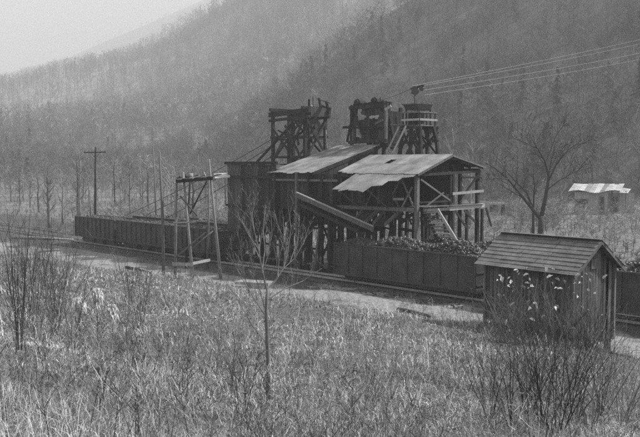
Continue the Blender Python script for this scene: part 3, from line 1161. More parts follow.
MB().disc(hpt(1.03, .45, 13.6), uu, .2, .3, 10).build("hub", M_IRON, wh)
# boxy head at the top right with loose pieces
bm(hf, "head_box", hpt(1.0, .15, 15.1), hpt(1.0, 1.15, 15.2), .9, 1.0, M_BOARD)
for (x0, y0, x1, y1, w_, m_) in ((313, 96, 313, 108, .1, M_GREY), (311, 104, 318, 128, .14, M_PALE), (319, 98, 321, 110, .18, M_DARK), (326, 101, 329, 113, .2, M_DARK),
                                 (309, 99, 309, 108, .2, M_DARK), (318, 99, 330, 103, .14, M_GREY), (322, 106, 331, 109, .2, M_DARK)):
    bm(hf, "head_timber", at(x0, y0, 11.5), at(x1, y1, 11.8), w_, w_, m_)
bm(hf, "ladder_rail", at(326, 130, 11.5), at(327, 148, 11.5), .08, .08, M_PALE)
for i in range(4):
    y_ = 135 + i * 3.5
    bm(hf, "ladder_rung", at(325.5, y_, 11.4), at(332 + (i % 2) * 2, y_ + .5, 11.4), .06, .08, M_PALE)

rh = random.Random(5)
for k in range(7):
    f0, g0, z0 = rh.uniform(0, 1.1), rh.uniform(0, 1), rh.uniform(12.6, 15.4)
    bm(hf, "loose_timber", hpt(f0, g0, z0), hpt(f0 + rh.uniform(-.35, .35), g0 + rh.uniform(-.6, .6), z0 + rh.uniform(-1.2, .7)), rh.uniform(.1, .2), rh.uniform(.14, .26), M_DARK if k % 4 else M_GREY)
# ------------------------------------------------------------------ hoist house in the middle
hh = thing("hoist_house", "dark boarded hoist house with two sheave rollers and leaning posts on top", "hoist house", L(-6, 14.5, 0))
HH = 13.2
A0, A1 = at(352, 140, HH), at(384, 140, HH)
for (x, yb) in ((352, 105), (384, 103)):
    p = at(x, yb, HH)
    for d_ in (0, 2.4):
        bm(hh, "post", Vector((p.x, p.y, 0)) + Vector((V[0], V[1], 0)) * d_, Vector((p.x, p.y, 15.4)) + Vector((V[0], V[1], 0)) * d_, .28, .28, M_DARK)
nb = 11
for i in range(nb):
    x = 353.5 + 30 * (i + .5) / nb
    lo, hi = 141.5, 107
    if i in (1, 2):
        segs = ((141.5, 137), (126, 119)) if i == 1 else ((141.5, 138), (127, 120))
    elif i in (3,):
        segs = ((141.5, 119.5), (115, 109))
    elif i in (6, 7, 8):
        segs = ((141.5, 119), (115.5, 106))
    else:
        segs = ((141.5, 105),)
    for s0_, s1_ in segs:
        bm(hh, "plank", at(x, s0_, HH - .18), at(x + .2, s1_, HH - .18), .05, .40, M_BOARD, up=(U[0], U[1], 0))
p0, p1 = at(384.5, 141, HH), at(384.5, 105, HH)
board_wall(hh, (p0.x + uu.x * .2, p0.y + uu.y * .2, 0), tuple(Vector((p0.x, p0.y, 0)) + uu * .2 + Vector((V[0], V[1], 0)) * 2.4), 11.4, 15.0, .5, M_BOARD, gap=.05)
q0, q1 = at(352, 141, HH), at(352, 141, HH)
board_wall(hh, tuple(Vector((q0.x, q0.y, 0)) + Vector((V[0], V[1], 0)) * 2.5), tuple(Vector((at(384, 141, HH).x, at(384, 141, HH).y, 0)) + Vector((V[0], V[1], 0)) * 2.5), 11.4, 13.2, .5, M_BOARD, gap=.06)
bm(hh, "sill_beam", at(349, 142.5, HH - .3), at(387, 140.5, HH - .3), .3, .3, M_DARK)
bm(hh, "girt", at(346, 127.5, HH - .25), at(385, 128, HH - .25), .16, .22, M_DARK)
bm(hh, "cap_beam", at(350, 108, HH - .25), at(388, 105, HH - .25), .3, .36, M_DARK)
bm(hh, "outrigger", at(343, 127.5, HH - .3), at(352, 127, HH - .3), .14, .24, M_DARK)
bm(hh, "leaning_post", at(362, 134, HH - .35), at(354, 108, HH - .35), .18, .22, M_DARK)
bm(hh, "leaning_post", at(347, 142, HH - .35), at(355, 104, HH - .35), .16, .18, M_DARK)
bm(hh, "leaning_post", at(386, 143, HH - .3), at(386, 105, HH - .3), .24, .26, M_GREY)
bm(hh, "leaning_post", at(394, 144, HH + .6), at(388, 106, HH + .6), .26, .3, M_DARK)
for x, y in ((360, 103), (377, 101.5)):
    c = at(x, y, HH + .3)
    r_ = MB().disc(c, (V[0], V[1], 0), .42, .8, 9).build("sheave_roller", M_DARK, hh)
    MB().disc(c - Vector((V[0], V[1], 0)) * .55, (V[0], V[1], 0), .3, .1, 12).build("hub", M_DARK, r_)
bm(hh, "pale_board", at(361, 117, HH - .3), at(366, 116.5, HH - .3), .06, .2, M_PALE)
bm(hh, "pale_board", at(369.5, 117.5, HH - .3), at(379, 116, HH - .3), .06, .22, M_PALE)
bm(hh, "pale_board", at(375, 124, HH - .3), at(383, 120, HH - .3), .06, .2, M_GREY)
bm(hh, "pale_board", at(385, 110, HH - .5), at(391, 106, HH - .4), .1, .26, M_PALE)
bm(hh, "mast_stub", at(381, 106, HH + .5), at(381, 97, HH + .5), .1, .1, M_GREY)
bm(hh, "mast_stub", at(375, 106, HH + .5), at(375, 98, HH + .5), .14, .14, M_DARK)
for x, y in ((356, 106), (366, 105), (371, 104.5), (384, 103), (389, 104)):
    MB().box(at(x, y, HH + .2), (.5, .4, .42), Matrix.Rotation(x, 3, 'Z')).build("block", M_DARK, hh)

for k in range(16):
    x0, y0 = rh.uniform(351, 389), rh.uniform(99, 112)
    bm(hh, "loose_timber", at(x0, y0, HH + rh.uniform(-.4, 1.6)), at(x0 + rh.uniform(-7, 7), y0 + rh.uniform(-3, 12), HH + rh.uniform(-.4, 1.6)), rh.uniform(.1, .24), rh.uniform(.12, .28), M_DARK if k % 5 else M_GREY)
# ------------------------------------------------------------------ tower with railed platform and tramway sheave
tw = thing("tramway_tower", "splay-legged tower with railed platform, flared hopper and ladder at the cable end", "tower", L(0, 15, 0))
TB0, TB1 = 13.5, 15.7
dT = Vector((V[0], V[1], 0)) * (TB1 - TB0)
fl0, fl1 = at(403, 126, TB0), at(420, 126, TB0)
zf = fl0.z
for i in range(7):
    f = (i + .5) / 7
    p = fl0.lerp(fl1, f)
    p = Vector((p.x, p.y, zf))
    bm(tw, "deck_plank", p - dT * .1, p + dT * 1.1, (fl1 - fl0).length / 7 - .03, .08, M_GREY, up=(0, 0, 1))
for g in (-.08, 1.08):
    bm(tw, "deck_beam", Vector((fl0.x, fl0.y, zf - .18)) + dT * g - uu * .3, Vector((fl1.x, fl1.y, zf - .18)) + dT * g + uu * .3, .2, .26, M_DARK)
for k, (f, g) in enumerate(((0, 0), (1, 0), (0, 1), (1, 1), (.5, 0), (.5, 1))):
    p = fl0.lerp(fl1, f) + dT * g
    top = Vector((p.x, p.y, zf - .05))
    foot = top + uu * (f - .5) * 2.6 + dT * (g - .5) * .7
    foot = Vector((foot.x, foot.y, 0))
    bm(tw, "leg", foot, top, .28, .28, M_DARK)
    bm(tw, "rail_post", Vector((p.x, p.y, zf)), Vector((p.x, p.y, zf + 1.3)), .1, .1, M_DARK)


def tpt(f, g, z):
    p = fl0.lerp(fl1, f) + dT * g
    return Vector((p.x, p.y, z))


for (f0, z0, f1, z1, g) in ((-.2, 10.6, .55, 13.0, -.12), (1.15, 10.6, .4, 13.0, -.12), (-.1, 11.8, 1.05, 11.9, -.14), (.2, 10.4, 1.0, 12.9, -.1), (.75, 10.6, .1, 12.8, -.1),
                           (.5, 10.3, .85, 13.0, -.16), (-.15, 10.8, 1.1, 12.9, 1.1), (1.1, 10.6, 0, 12.9, 1.1)):
    bm(tw, "brace", tpt(f0, g, z0), tpt(f1, g, z1), .1, .2, M_DARK)
for (x0, y0, x1, y1, w_) in ((433, 127, 437, 141, .3), (425, 127, 430, 145, .3), (416, 128, 428, 146, .2), (411, 128, 421, 148, .22), (428, 145, 424, 146, .3)):
    bm(tw, "bracket", at(x0, y0, TB1 - .3), at(x1, y1, TB1 - .3), w_, w_, M_DARK)
bm(tw, "bracket", at(433, 141, TB1 - .3), at(437, 140, TB1 - .3), .4, .3, M_DARK)
MB().poly([at(425, 128, TB1), at(432, 128, TB1), at(431.5, 136, TB1)], .04).build("tin_scrap", M_TIN, tw)
# railings: two rails, one pale board on each face
for z, m_ in ((zf + .55, M_PALE), (zf + 1.25, M_GREY)):
    bm(tw, "rail", tpt(-.02, -.1, z), tpt(1.02, -.1, z), .05, .2 if m_ is M_PALE else .12, m_)
    bm(tw, "rail", tpt(1.04, -.05, z), tpt(1.04, 1.1, z), .05, .2 if m_ is M_PALE else .12, m_)
    bm(tw, "rail", tpt(-.02, 1.1, z), tpt(1.02, 1.1, z), .05, .12, M_GREY)
board_wall(tw, tpt(.03, .3, 0), tpt(.97, .3, 0), zf + .05, zf + 1.35, .4, M_BOARD)
# flared steel hopper above the platform
hz0, hz1 = zf + 1.5, zf + 2.05
hp = MB()
for z, e in ((hz0, .0), (hz1, .10)):
    for f, g in ((.12 - e, .05 - e), (.82 + e, .05 - e), (.82 + e, .85 + e), (.12 - e, .85 + e)):
        hp.v.append(tuple(tpt(f, g, z)))
hp.f += [(0, 1, 5, 4), (1, 2, 6, 5), (2, 3, 7, 6), (3, 0, 4, 7), (3, 2, 1, 0)]
hp.build("flared_hopper", M_IRON, tw)
for f, g in ((.15, .05), (.85, .05), (.85, .85), (.15, .85)):
    bm(tw, "hopper_leg", tpt(f, g, zf), tpt(f, g, hz0 + .05), .12, .12, M_DARK)
bm(tw, "rim", tpt(.0, -.08, hz1), tpt(.94, -.08, hz1), .08, .1, M_GREY)
bm(tw, "mast", tpt(.35, .4, hz0), tpt(.35, .4, hz1 + 1.3), .14, .14, M_GREY)
sw = MB().disc(tpt(.35, .4, hz1 + 1.35), (V[0], V[1], 0), .42, .2, 16).build("cable_sheave", M_IRON, tw)
bm(tw, "sheave_arm", tpt(.1, .4, hz1 + 1.55), tpt(.85, .4, hz1 + 1.75), .14, .16, M_DARK)
bm(tw, "sheave_arm", tpt(.15, .4, hz1 + 1.1), tpt(.5, .4, hz1 + 1.6), .14, .14, M_DARK)
MB().disc(tpt(.72, .4, hz1 + 1.5), (V[0], V[1], 0), .25, .2, 12).build("cable_sheave", M_IRON, tw)
# ladder leaning on the platform
for x0, x1 in ((399.5, 386.5), (406, 393)):
    bm(tw, "ladder_rail", at(x0, 126, TB0 - .9), at(x1, 153, TB0 - 1.4), .12, .16, M_PALE)
for i in range(7):
    f = (i + .6) / 7.4
    bm(tw, "ladder_rung", at(399.5 - 13 * f, 126 + 27 * f, TB0 - .9 - .5 * f), at(406 - 13 * f, 126 + 27 * f, TB0 - .9 - .5 * f), .06, .06, M_GREY)
bm(tw, "catwalk", at(393, 124.8, TB0 - .7), at(405, 124.8, TB0 - .7), .8, .1, M_GREY)
bm(tw, "rail_post", at(396, 124.5, TB0 - .7), at(396, 117, TB0 - .7), .08, .08, M_DARK)

# ------------------------------------------------------------------ cables
def cable(name, label, p, q, r, m, sag, group):
    n = 24
    pts = []
    for i in range(n + 1):
        f = i / n
        v = Vector(p).lerp(Vector(q), f)
        v.z -= sag * 4 * f * (1 - f)
        pts.append(v)
    # the cable keeps its thickness; nearer and farther ends alike
    o = MB().tube(pts, r, 5).build(name, m)
    return tag(o, label, "cable", group)


g1 = "tramway cables running up the hillside"
lb = "tramway cable strung from the tower sheave up the wooded hillside"
cable("tramway_cable", lb, tpt(.35, .2, hz1 + 1.75), atd(760, 6, 300), .017, M_CABLE, 1.2, g1)
cable("tramway_cable", lb, tpt(.35, .6, hz1 + 1.75), atd(760, 10, 300), .017, M_CABLE, 1.4, g1)
cable("tramway_cable", lb, tpt(.72, .4, hz1 + 1.3), atd(760, 21, 295), .017, M_CABLE, 1.5, g1)
cable("tramway_cable", lb, tpt(.72, .6, hz1 + .9), atd(760, 27, 295), .017, M_CABLE, 1.6, g1)
g2 = "guy cables falling from the headframe"
for (x0, y0, x1, y1, d_) in ((274, 138, 88, 222, 125), (272, 146, 102, 225, 120), (272, 156, 120, 226, 113)):
    q = atd(x1, y1, d_)
    q.z = ground_z(q.x, q.y) + .0
    cable("guy_cable", "thin cable slanting from the timber headframe down past the hopper cars", at(x0, y0, HB0), q, .05, M_CABLED, .6, g2)
cable("hoist_cable", "short cable from the hoist rollers across to the tower sheave", at(378, 101, HH + .3), tpt(.35, .4, hz1 + 1.7), .025, M_CABLED, .1, None)

# ------------------------------------------------------------------ rough pole trestle before the hopper cars
pt = thing("pole_trestle", "rough pole trestle with a stone-weighted plank top before the hopper cars", "trestle", L(-10.5, -6.5, 0))


def gp(x, y, z=0.0):
    d = ray(x, y)
    t = (z - CZ) / d[2]
    return Vector((d[0] * t, d[1] * t, z))


feet = [(175, 277), (192.5, 278), (222, 278), (205, 272), (188, 268)]
F1, F2, F3 = gp(175, 278), gp(193, 279), gp(221, 279)
B1, B2 = gp(186, 268), gp(207, 268)


def pole(root, name, p, q, r0, r1, m, n=7):
    mid_ = (Vector(p) + Vector(q)) / 2 + Vector((random.uniform(-.06, .06), random.uniform(-.06, .06), 0))
    return MB().tube([p, mid_, q], [r0 * .8, (r0 + r1) * .4, r1 * .75], n).build(name, m, root, True)


dF1, dF2, dF3 = F1.y, F2.y, F3.y
pole(pt, "pole", F1 - Vector((0, 0, .2)), atd(176.5, 183, dF1), .17, .13, M_GREY)
pole(pt, "pole", F2 - Vector((0, 0, .2)), atd(183, 172, dF2 + .4), .18, .12, M_BARKL)
pole(pt, "pole", F3 - Vector((0, 0, .2)), atd(209, 159, dF2), .19, .10, M_BARKL)
pole(pt, "pole", B1 - Vector((0, 0, .2)), atd(190, 181, B1.y), .15, .12, M_DARK)
pole(pt, "pole", B2 - Vector((0, 0, .2)), atd(209, 180, B2.y), .15, .12, M_GREY)
for (x0, y0, x1, y1, d_, m_) in ((175, 258, 206, 232, dF2 - .2, M_GREY), (192, 249, 213, 231, dF2 - .3, M_GREY), (180, 196, 197, 216, dF2 - .2, M_GREY),
                                (190, 214, 207, 181, dF2 + .6, M_DARK), (173, 223, 196, 222, dF2 - .3, M_PALE)):
    pole(pt, "brace", atd(x0, y0, d_), atd(x1, y1, d_), .1, .08, m_)
bm(pt, "brace_board", atd(172, 264, dF1 - .3), atd(193, 264.5, dF2 - .3), .05, .28, M_PALE)
bm(pt, "brace_board", atd(190, 264, dF2 + 1.2), atd(210, 260, dF2 + 3.2), .05, .24, M_PALE)
for k, (x0, y0, x1, y1, d_) in enumerate(((176, 181.5, 213, 178.5, dF2 - .3), (177, 180, 212, 177.5, dF2 + 1.4), (177, 179, 211, 177, dF2 + 3.2))):
    bm(pt, "cap_pole", atd(x0, y0, d_), atd(x1, y1, d_), .24, .26, M_DARK)
for i in range(6):
    f = i / 5
    p = atd(178 + 31 * f, 179.6 - 2.6 * f, dF2 - .5)
    bm(pt, "deck_plank", p, p + Vector((.4, 4.2, .12 + .05 * (i % 2))), .42, .07, M_DARK if i % 2 else M_GREY)
for k, (x, y, r_) in enumerate(((186, 177.5, .26), (191, 177, .32), (197, 176, .22), (205, 175.5, .28), (180, 178.5, .22))):
    vv, tt = lumps(1, (0, .01, 0, .01), lambda x, y: 0, r_, r_ + .01, 70 + k)
    o = big_mesh("stone", vv, tt, M_STONE if k % 2 else M_DARK)
    o.location = atd(x, y, dF2 + .9)
    tag(o, ["small dark stone on the trestle top beside the pale one", "pale stone weighting the trestle planks near its dark end",
            "dark stone between two pale ones on the trestle top", "pale stone on the trestle top beside the tall pole", "dark stone at the plank end of the trestle"][k],
        "stone", "stones on the pole trestle")
WS = MB().poly([atd(214, 174, dF2 + 16.5), atd(230, 172.5, dF2 + 16.5), atd(230, 177.5, dF2 + 13.5), atd(215, 178.5, dF2 + 13.5)], .05).build("tin_canopy", M_WHITETIN)
tag(WS, "bright scrap of sheet iron jutting from the bin's corner", "sheet iron")

# ------------------------------------------------------------------ standing poles
p = gp(163.5, 276)
q = MB().tube([p - Vector((0, 0, .3)), atd(162.5, 215, p.y), atd(159.5, 152, p.y)], [.15, .13, .07], 7).build("bare_pole", M_BARKM, None, True)
tag(q, "tall bare grey pole standing beside the pole trestle", "pole")
p = gp(157, 236)
q = MB().tube([p - Vector((0, 0, .3)), atd(155.5, 200, p.y), atd(153, 145, p.y)], [.16, .13, .06], 7).build("bare_pole", M_BARKM, None, True)
tag(q, "thin bare pole rising from behind the hopper cars", "pole")
up = thing("utility_pole", "wooden utility pole with a single crossarm behind the hopper cars", "utility pole", gp(95, 226))
p = gp(95, 226)
MB().tube([p - Vector((0, 0, .4)), atd(95.5, 147, p.y)], [.2, .14], 9).build("pole", M_DARK, up, True)
arm = bm(up, "crossarm", atd(84, 152.5, p.y - .2), atd(106, 152.2, p.y - .2), .14, .18, M_DARK)
for x in (85, 89, 101, 105):
    c = atd(x, 152.3, p.y - .2)
    MB().tube([c + Vector((0, 0, .05)), c + Vector((0, 0, .2)), c + Vector((0, 0, .34))], [.03, .07, .05], 7).build("insulator", M_GREY, arm)
bm(up, "arm_brace", atd(91, 152.6, p.y - .25), atd(95, 158, p.y - .25), .05, .05, M_DARK)
bm(up, "arm_brace", atd(100, 152.6, p.y - .25), atd(96, 158, p.y - .25), .05, .05, M_DARK)
p = gp(91, 228)
q = MB().tube([p - Vector((0, 0, .3)), atd(90, 190, p.y)], [.13, .1], 7).build("stub_pole", M_GREY, None, True)
tag(q, "short pole stub standing against the utility pole's foot", "pole")

# ------------------------------------------------------------------ loose things in the yard
sl = thing("concrete_slab", "pale broken slab lying in the yard behind the sapling", "slab", gp(258, 284))
c = gp(255, 287)
MB().box(c + Vector((0, 0, .22)), (2.9, 1.5, .5), Matrix.Rotation(ROTZ + .5, 3, 'Z')).build("slab_top", M_STONE, sl)
MB().box(c + Vector((-1.2, -.5, .1)), (1.1, .9, .3), Matrix.Rotation(.3, 3, 'Z')).build("broken_piece", M_STONE, sl)
for k, (x0, y0, x1, y1, r_, lab) in enumerate((
        (398, 312, 430, 319, .16, "short dark log lying at the edge of the weeds before the gondola"),
        (13, 238.5, 73, 241, .2, "long pale timber lying by the rails past the last hopper car"),
        (126, 268, 150, 274, .13, "dark driftwood branch in the yard before the hopper cars"),
        (205, 262, 245, 258, .1, "thin pale pole lying on the ground beneath the bin"),
        (296, 270, 340, 262, .09, "thin pole lying beside the gondola's end"))):
    p, q = gp(x0, y0), gp(x1, y1)
    p.z = ground_z(p.x, p.y) + r_ * .8
    q.z = ground_z(q.x, q.y) + r_ * .8
    o = MB().tube([p, p.lerp(q, .4) + Vector((0, 0, .05)), q], [r_, r_ * .9, r_ * .7], 7).build("fallen_log", [M_BARKD, M_PALE, M_BARKD, M_PALE, M_GREY][k], None, True)
    tag(o, lab, "log")

sv, st = lumps(1500, (-30, 24, -2.2, 3.2), lambda x, y: float(ground_z(*(ORG + x * U + (y - .5) * V))) + (.06 if y > .2 else 0.0), .03, .16, 91)
spill = big_mesh("spilled_coal", sv, st, M_COAL)
spill.location = L(0, -.5, 0)
spill.rotation_euler = (0, 0, ROTZ)
tag(spill, "small lumps of spilled coal scattered along the front track", "coal", kind="stuff")

# buffer fence past the end of the left car
fn = thing("rail_fence", "broken grey rail fence past the end of the hopper cars", "fence", gp(60, 236))
for x, y in ((58, 240), (66, 238), (74, 236)):
    p = gp(x, y)
    bm(fn, "post", p - Vector((0, 0, .2)), atd(x, y - 15, p.y), .16, .16, M_GREY)
d_ = gp(66, 238).y
for y in (226, 232):
    bm(fn, "rail", atd(56, y + 5, d_ - 1.2), atd(77, y - 3, d_ + 1.4), .08, .2, M_GREY)

# ------------------------------------------------------------------ plank shed
SA, SB = None, None
sc_ = L(0, 0, 0)
SHD = 35.0                                   # its near corner's distance
c_fr = atd(572, 340, SHD)                    # front right corner at the sill
z_s = c_fr.z
suu = Vector((math.cos(ROTZ - .04), math.sin(ROTZ - .04), 0))
svv = Vector((-suu.y, suu.x, 0))
LN, DP = 4.5, 3.0
EZ, RZ = 2.95, 3.98
ps = thing("plank_shed", "small weathered plank shed with gabled board roof, on low posts above the weeds", "shed", c_fr - suu * LN / 2)


def S(x, y, z):
    return c_fr + suu * (x - LN) + svv * y + Vector((0, 0, z))


def wall_s(p, q, z0, z1, w, root, name="wall_plank", skip=()):
    board_wall(root, p, q, z_s + z0, (lambda f: z_s + z1(f)) if callable(z1) else z_s + z1, w, M_SHED, name, gap=.018, t=.035, jz=.05, skip=skip)


wall_s(S(0, 0, 0), S(LN, 0, 0), .15, EZ, .2, ps)
wall_s(S(LN, .02, 0), S(LN, DP, 0), -.35, lambda f: EZ - .05 + (RZ - EZ - .1) * (1 - abs(f - .5) * 2), .2, ps, skip=(12,))
wall_s(S(0, DP, 0), S(0, .02, 0), .15, lambda f: EZ - .05 + (RZ - EZ - .1) * (1 - abs(f - .5) * 2), .2, ps)
wall_s(S(LN, DP, 0), S(0, DP, 0), .15, EZ, .22, ps)
bm(ps, "corner_board", S(LN + .03, -.03, .1), S(LN + .03, -.03, EZ), .1, .1, M_GREY)
bm(ps, "corner_board", S(LN + .03, DP + .03, -.35), S(LN + .03, DP + .03, EZ), .12, .12, M_GREY)
bm(ps, "corner_board", S(-.03, -.03, .1), S(-.03, -.03, EZ), .1, .1, M_SHED)
bm(ps, "sill", S(-.1, .1, .1), S(LN + .1, .1, .1), .2, .2, M_DARK)
bm(ps, "sill", S(LN - .1, .1, .08), S(LN - .1, DP - .1, .08), .2, .2, M_DARK)
bm(ps, "sill", S(-.1, DP - .1, .1), S(LN + .1, DP - .1, .1), .2, .2, M_DARK)
for x in (.15, 1.8, 3.4, LN - .15):
    for y in (.12, DP - .12):
        p = S(x, y, 0)
        gz_ = float(ground_z(p.x, p.y))
        bm(ps, "foot_post", Vector((p.x, p.y, gz_ - .3)), Vector((p.x, p.y, z_s + .02)), .22, .22, M_DARK)
MB().poly([S(0, 0, .18), S(LN, 0, .18), S(LN, DP, .18), S(0, DP, .18)], .06).build("floor_boards", M_DARK, ps)
dr = MB().poly([S(LN - .12, 2.15, .2), S(LN - .12, 2.75, .2), S(LN - .12, 2.75, 2.1), S(LN - .12, 2.15, 2.1)], .04).build("door", M_DARK, ps)
# gable hatch with its frame
MB().box(S(LN + .05, 1.45, 3.05), (.5, .05, .42), Matrix.Rotation(ROTZ - .04 + math.pi / 2, 3, 'Z')).build("hatch", M_GREY, ps)
# roof boards laid in courses, lapped like clapboards
NCO = 9
ov = .38
for side in (0, 1):
    for j in range(NCO):
        f0, f1 = j / NCO, (j + 1) / NCO + .025
        run = DP / 2 + .42
        y0, y1 = -.42 + run * f0, -.42 + run * f1
        slope = (RZ - EZ) / (DP / 2)
        zz0, zz1 = EZ + slope * y0 + .078, EZ + slope * y1 + .055
        if side:
            y0, y1 = DP - y0, DP - y1
        x = -ov
        cuts = [-ov]
        while cuts[-1] < LN + ov - .9:
            cuts.append(cuts[-1] + random.uniform(1.1, 2.2))
        if LN + ov - cuts[-1] < .5:
            cuts.pop()
        cuts.append(LN + ov)
        for k in range(len(cuts) - 1):
            j0, j1 = random.uniform(-.02, .02), random.uniform(-.02, .02)
            ex = random.uniform(-.04, .04) if k == len(cuts) - 2 else 0
            q = [S(cuts[k] + .01, y0 + j0, zz0 + random.uniform(0, .015)), S(cuts[k + 1] - .01 + ex, y0 + j1, zz0 + random.uniform(0, .015)),
                 S(cuts[k + 1] - .01 + ex, y1, zz1), S(cuts[k] + .01, y1, zz1)]
            MB().poly(q, .014).build("roof_board", M_SHINGLE, ps)
bm(ps, "ridge_board", S(-ov, DP / 2 - .07, RZ + .11), S(LN + ov, DP / 2 - .07, RZ + .11), .2, .03, M_SHINGLE, up=(0, 0, 1))
bm(ps, "barge_board", S(LN + ov - .03, -.42, EZ - .33), S(LN + ov - .03, DP / 2, RZ - .01), .04, .14, M_GREY)
bm(ps, "barge_board", S(LN + ov - .03, DP + .42, EZ - .33), S(LN + ov - .03, DP / 2, RZ - .01), .04, .14, M_GREY)
for y in (-.3, DP + .3, DP / 2):
    zz = EZ - .1 if y != DP / 2 else RZ - .12
    zz = EZ + (RZ - EZ) / (DP / 2) * (-.3) + .02 if y != DP / 2 else RZ - .05
    bm(ps, "purlin", S(-ov + .1, y, zz), S(LN + ov - .1, y, zz), .08, .08, M_SHED)
#PART4
# ------------------------------------------------------------------ far small buildings
hs = thing("farm_house", "small grey frame house with bright tattered sheet-iron roof under the hill", "house", gp(598, 216))
HD = gp(598, 216).y
hz = float(ground_z(gp(598, 216).x, HD))


def W(x, y, d=0.0):
    return atd(x, y, HD + d)


wl_, wr_ = W(574, 217), W(607, 217)
ztop = W(574, 192).z


def hw(p, z):
    return Vector((p.x, p.y, z))


back_ = Vector((2.2, 5.0, 0))
board_wall(hs, wl_, wr_, -.1, ztop, .55, M_WALL, "wall_plank")
board_wall(hs, wr_, wr_ + back_, -.1, ztop, .55, M_WALL, "wall_plank")
board_wall(hs, wl_ + back_, wl_, -.1, ztop, .55, M_WALL, "wall_plank")
board_wall(hs, wr_ + back_, wl_ + back_, -.1, ztop + .6, .55, M_WALL, "wall_plank")
for (x0, x1, y0, y1) in ((575, 588, 199, 208), (600, 604, 197, 215)):
    a_, b_ = W(x0, y1, -.12), W(x1, y0, -.12)
    w_ = MB().poly([(a_.x, a_.y, a_.z), (b_.x, a_.y, a_.z), (b_.x, a_.y, b_.z), (a_.x, a_.y, b_.z)], .06).build("window" if x0 == 575 else "door", M_GLASS, hs)
    for xx in (x0, x1):
        c = W(xx, (y0 + y1) / 2, -.16)
        MB().box(c, (.14, .08, (y1 - y0) * HD / F + .2)).build("frame_board", M_GREY, w_)
# tattered roof of separate sheets
for i in range(10):
    f0, f1 = i / 10, (i + 1) / 10
    e0, e1 = W(568 + 52 * f0, 191.5 - 1.5 * math.sin(f0 * 9), -.9), W(568 + 52 * f1 + .8, 191.5 - 1.5 * math.sin(f1 * 9), -.9)
    r0, r1 = W(574 + 50 * f0, 184 + random.uniform(-.6, .6), 5.5), W(574 + 50 * f1 + .8, 184 + random.uniform(-.6, .6), 5.5)
    sheet(hs, [e0, e1, r1, r0], M_WHITETIN if i not in (3, 6) else M_TIN, waves=4)
for i in range(3):
    p, q = W(612 + i * 7, 217, .6), W(612 + i * 7, 191, .6)
    bm(hs, "porch_post", p, q, .18, .18, M_GREY)
for i in range(2):
    e0, e1 = W(617 + 5.5 * i, 192.5 + .4 * i, -.4), W(622.6 + 5.5 * i, 192.6 + .4 * i, -.4)
    r0, r1 = W(620 + 5.5 * i, 187.5 + .8 * i, 4), W(625.6 + 5.5 * i, 188 + .8 * i, 4)
    sheet(hs, [e0, e1, r1, r0], M_WHITETIN, waves=3)
board_wall(hs, W(607, 217, 2.5), W(634, 217, 2.5), -.1, ztop - .3, .55, M_WALL, "wall_plank")
a_, b_ = W(612, 212, 2.3), W(618, 197, 2.3)
MB().poly([(a_.x, a_.y, a_.z), (b_.x, a_.y, a_.z), (b_.x, a_.y, b_.z), (a_.x, a_.y, b_.z)], .06).build("window", M_GLASS, hs)

rn = thing("low_shack", "low pale roofless shack with dark openings beyond the bare tree", "shack", gp(494, 217))
RD = gp(494, 217).y
M_RUIN = mat("pale_boards", .30, .42, scale=2, bump=.3, rnd=.15)
p, q = atd(474, 218, RD), atd(514, 218, RD)
board_wall(rn, p, q, -.1, lambda f: 2.7 - .4 * f + (.3 if f < .4 else 0), .6, M_RUIN, "wall_plank")
board_wall(rn, q, q + Vector((1.5, 4, 0)), -.1, 2.2, .6, M_RUIN, "wall_plank")
board_wall(rn, p + Vector((1.5, 4, 0)), p, -.1, 2.6, .6, M_RUIN, "wall_plank")
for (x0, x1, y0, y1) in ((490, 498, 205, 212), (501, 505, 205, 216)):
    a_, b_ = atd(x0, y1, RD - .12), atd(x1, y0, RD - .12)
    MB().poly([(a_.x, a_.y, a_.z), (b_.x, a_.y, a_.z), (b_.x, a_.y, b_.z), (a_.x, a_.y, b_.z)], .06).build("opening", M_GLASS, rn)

# ------------------------------------------------------------------ trees with trunk and crown of their own
def side_twigs(mbt, pts, rad, n, lmul, rnd, level, sides=3, rmin=.006, upb=.35, rf=.6):
    """twigs leaving a limb, themselves branching"""
    tot = sum((Vector(pts[i + 1]) - Vector(pts[i])).length for i in range(len(pts) - 1))
    for k in range(n):
        f = .25 + .75 * (k + rnd.random()) / n
        x = f * (len(pts) - 1)
        i = min(int(x), len(pts) - 2)
        p = Vector(pts[i]).lerp(Vector(pts[i + 1]), x - i)
        r = (rad[i] + (rad[i + 1] - rad[i]) * (x - i)) * rf
        d = (Vector(pts[i + 1]) - Vector(pts[i])).normalized()
        s = Vector((rnd.gauss(0, 1), rnd.gauss(0, 1), rnd.gauss(0, .6)))
        s = (s - d * s.dot(d)).normalized()
        ln = tot * lmul * (.5 + rnd.random()) * (1.15 - .6 * f)
        dr = (d * .75 + s * .85 + Vector((0, 0, upb))).normalized()
        q1 = p + dr * ln * .5 + Vector((rnd.gauss(0, .04), rnd.gauss(0, .04), 0)) * ln
        q2 = p + dr * ln + Vector((rnd.gauss(0, .1), rnd.gauss(0, .1), rnd.gauss(.08, .08))) * ln
        rr = [max(r, rmin), max(r * .65, rmin * .8), max(r * .2, rmin * .45)]
        mbt.tube([p, q1, q2], rr, sides, cap=False)
        if level > 0:
            side_twigs(mbt, [p, q1, q2], rr, max(2, int(n * .55)), lmul * 1.0, rnd, level - 1, sides, rmin, upb, rf)


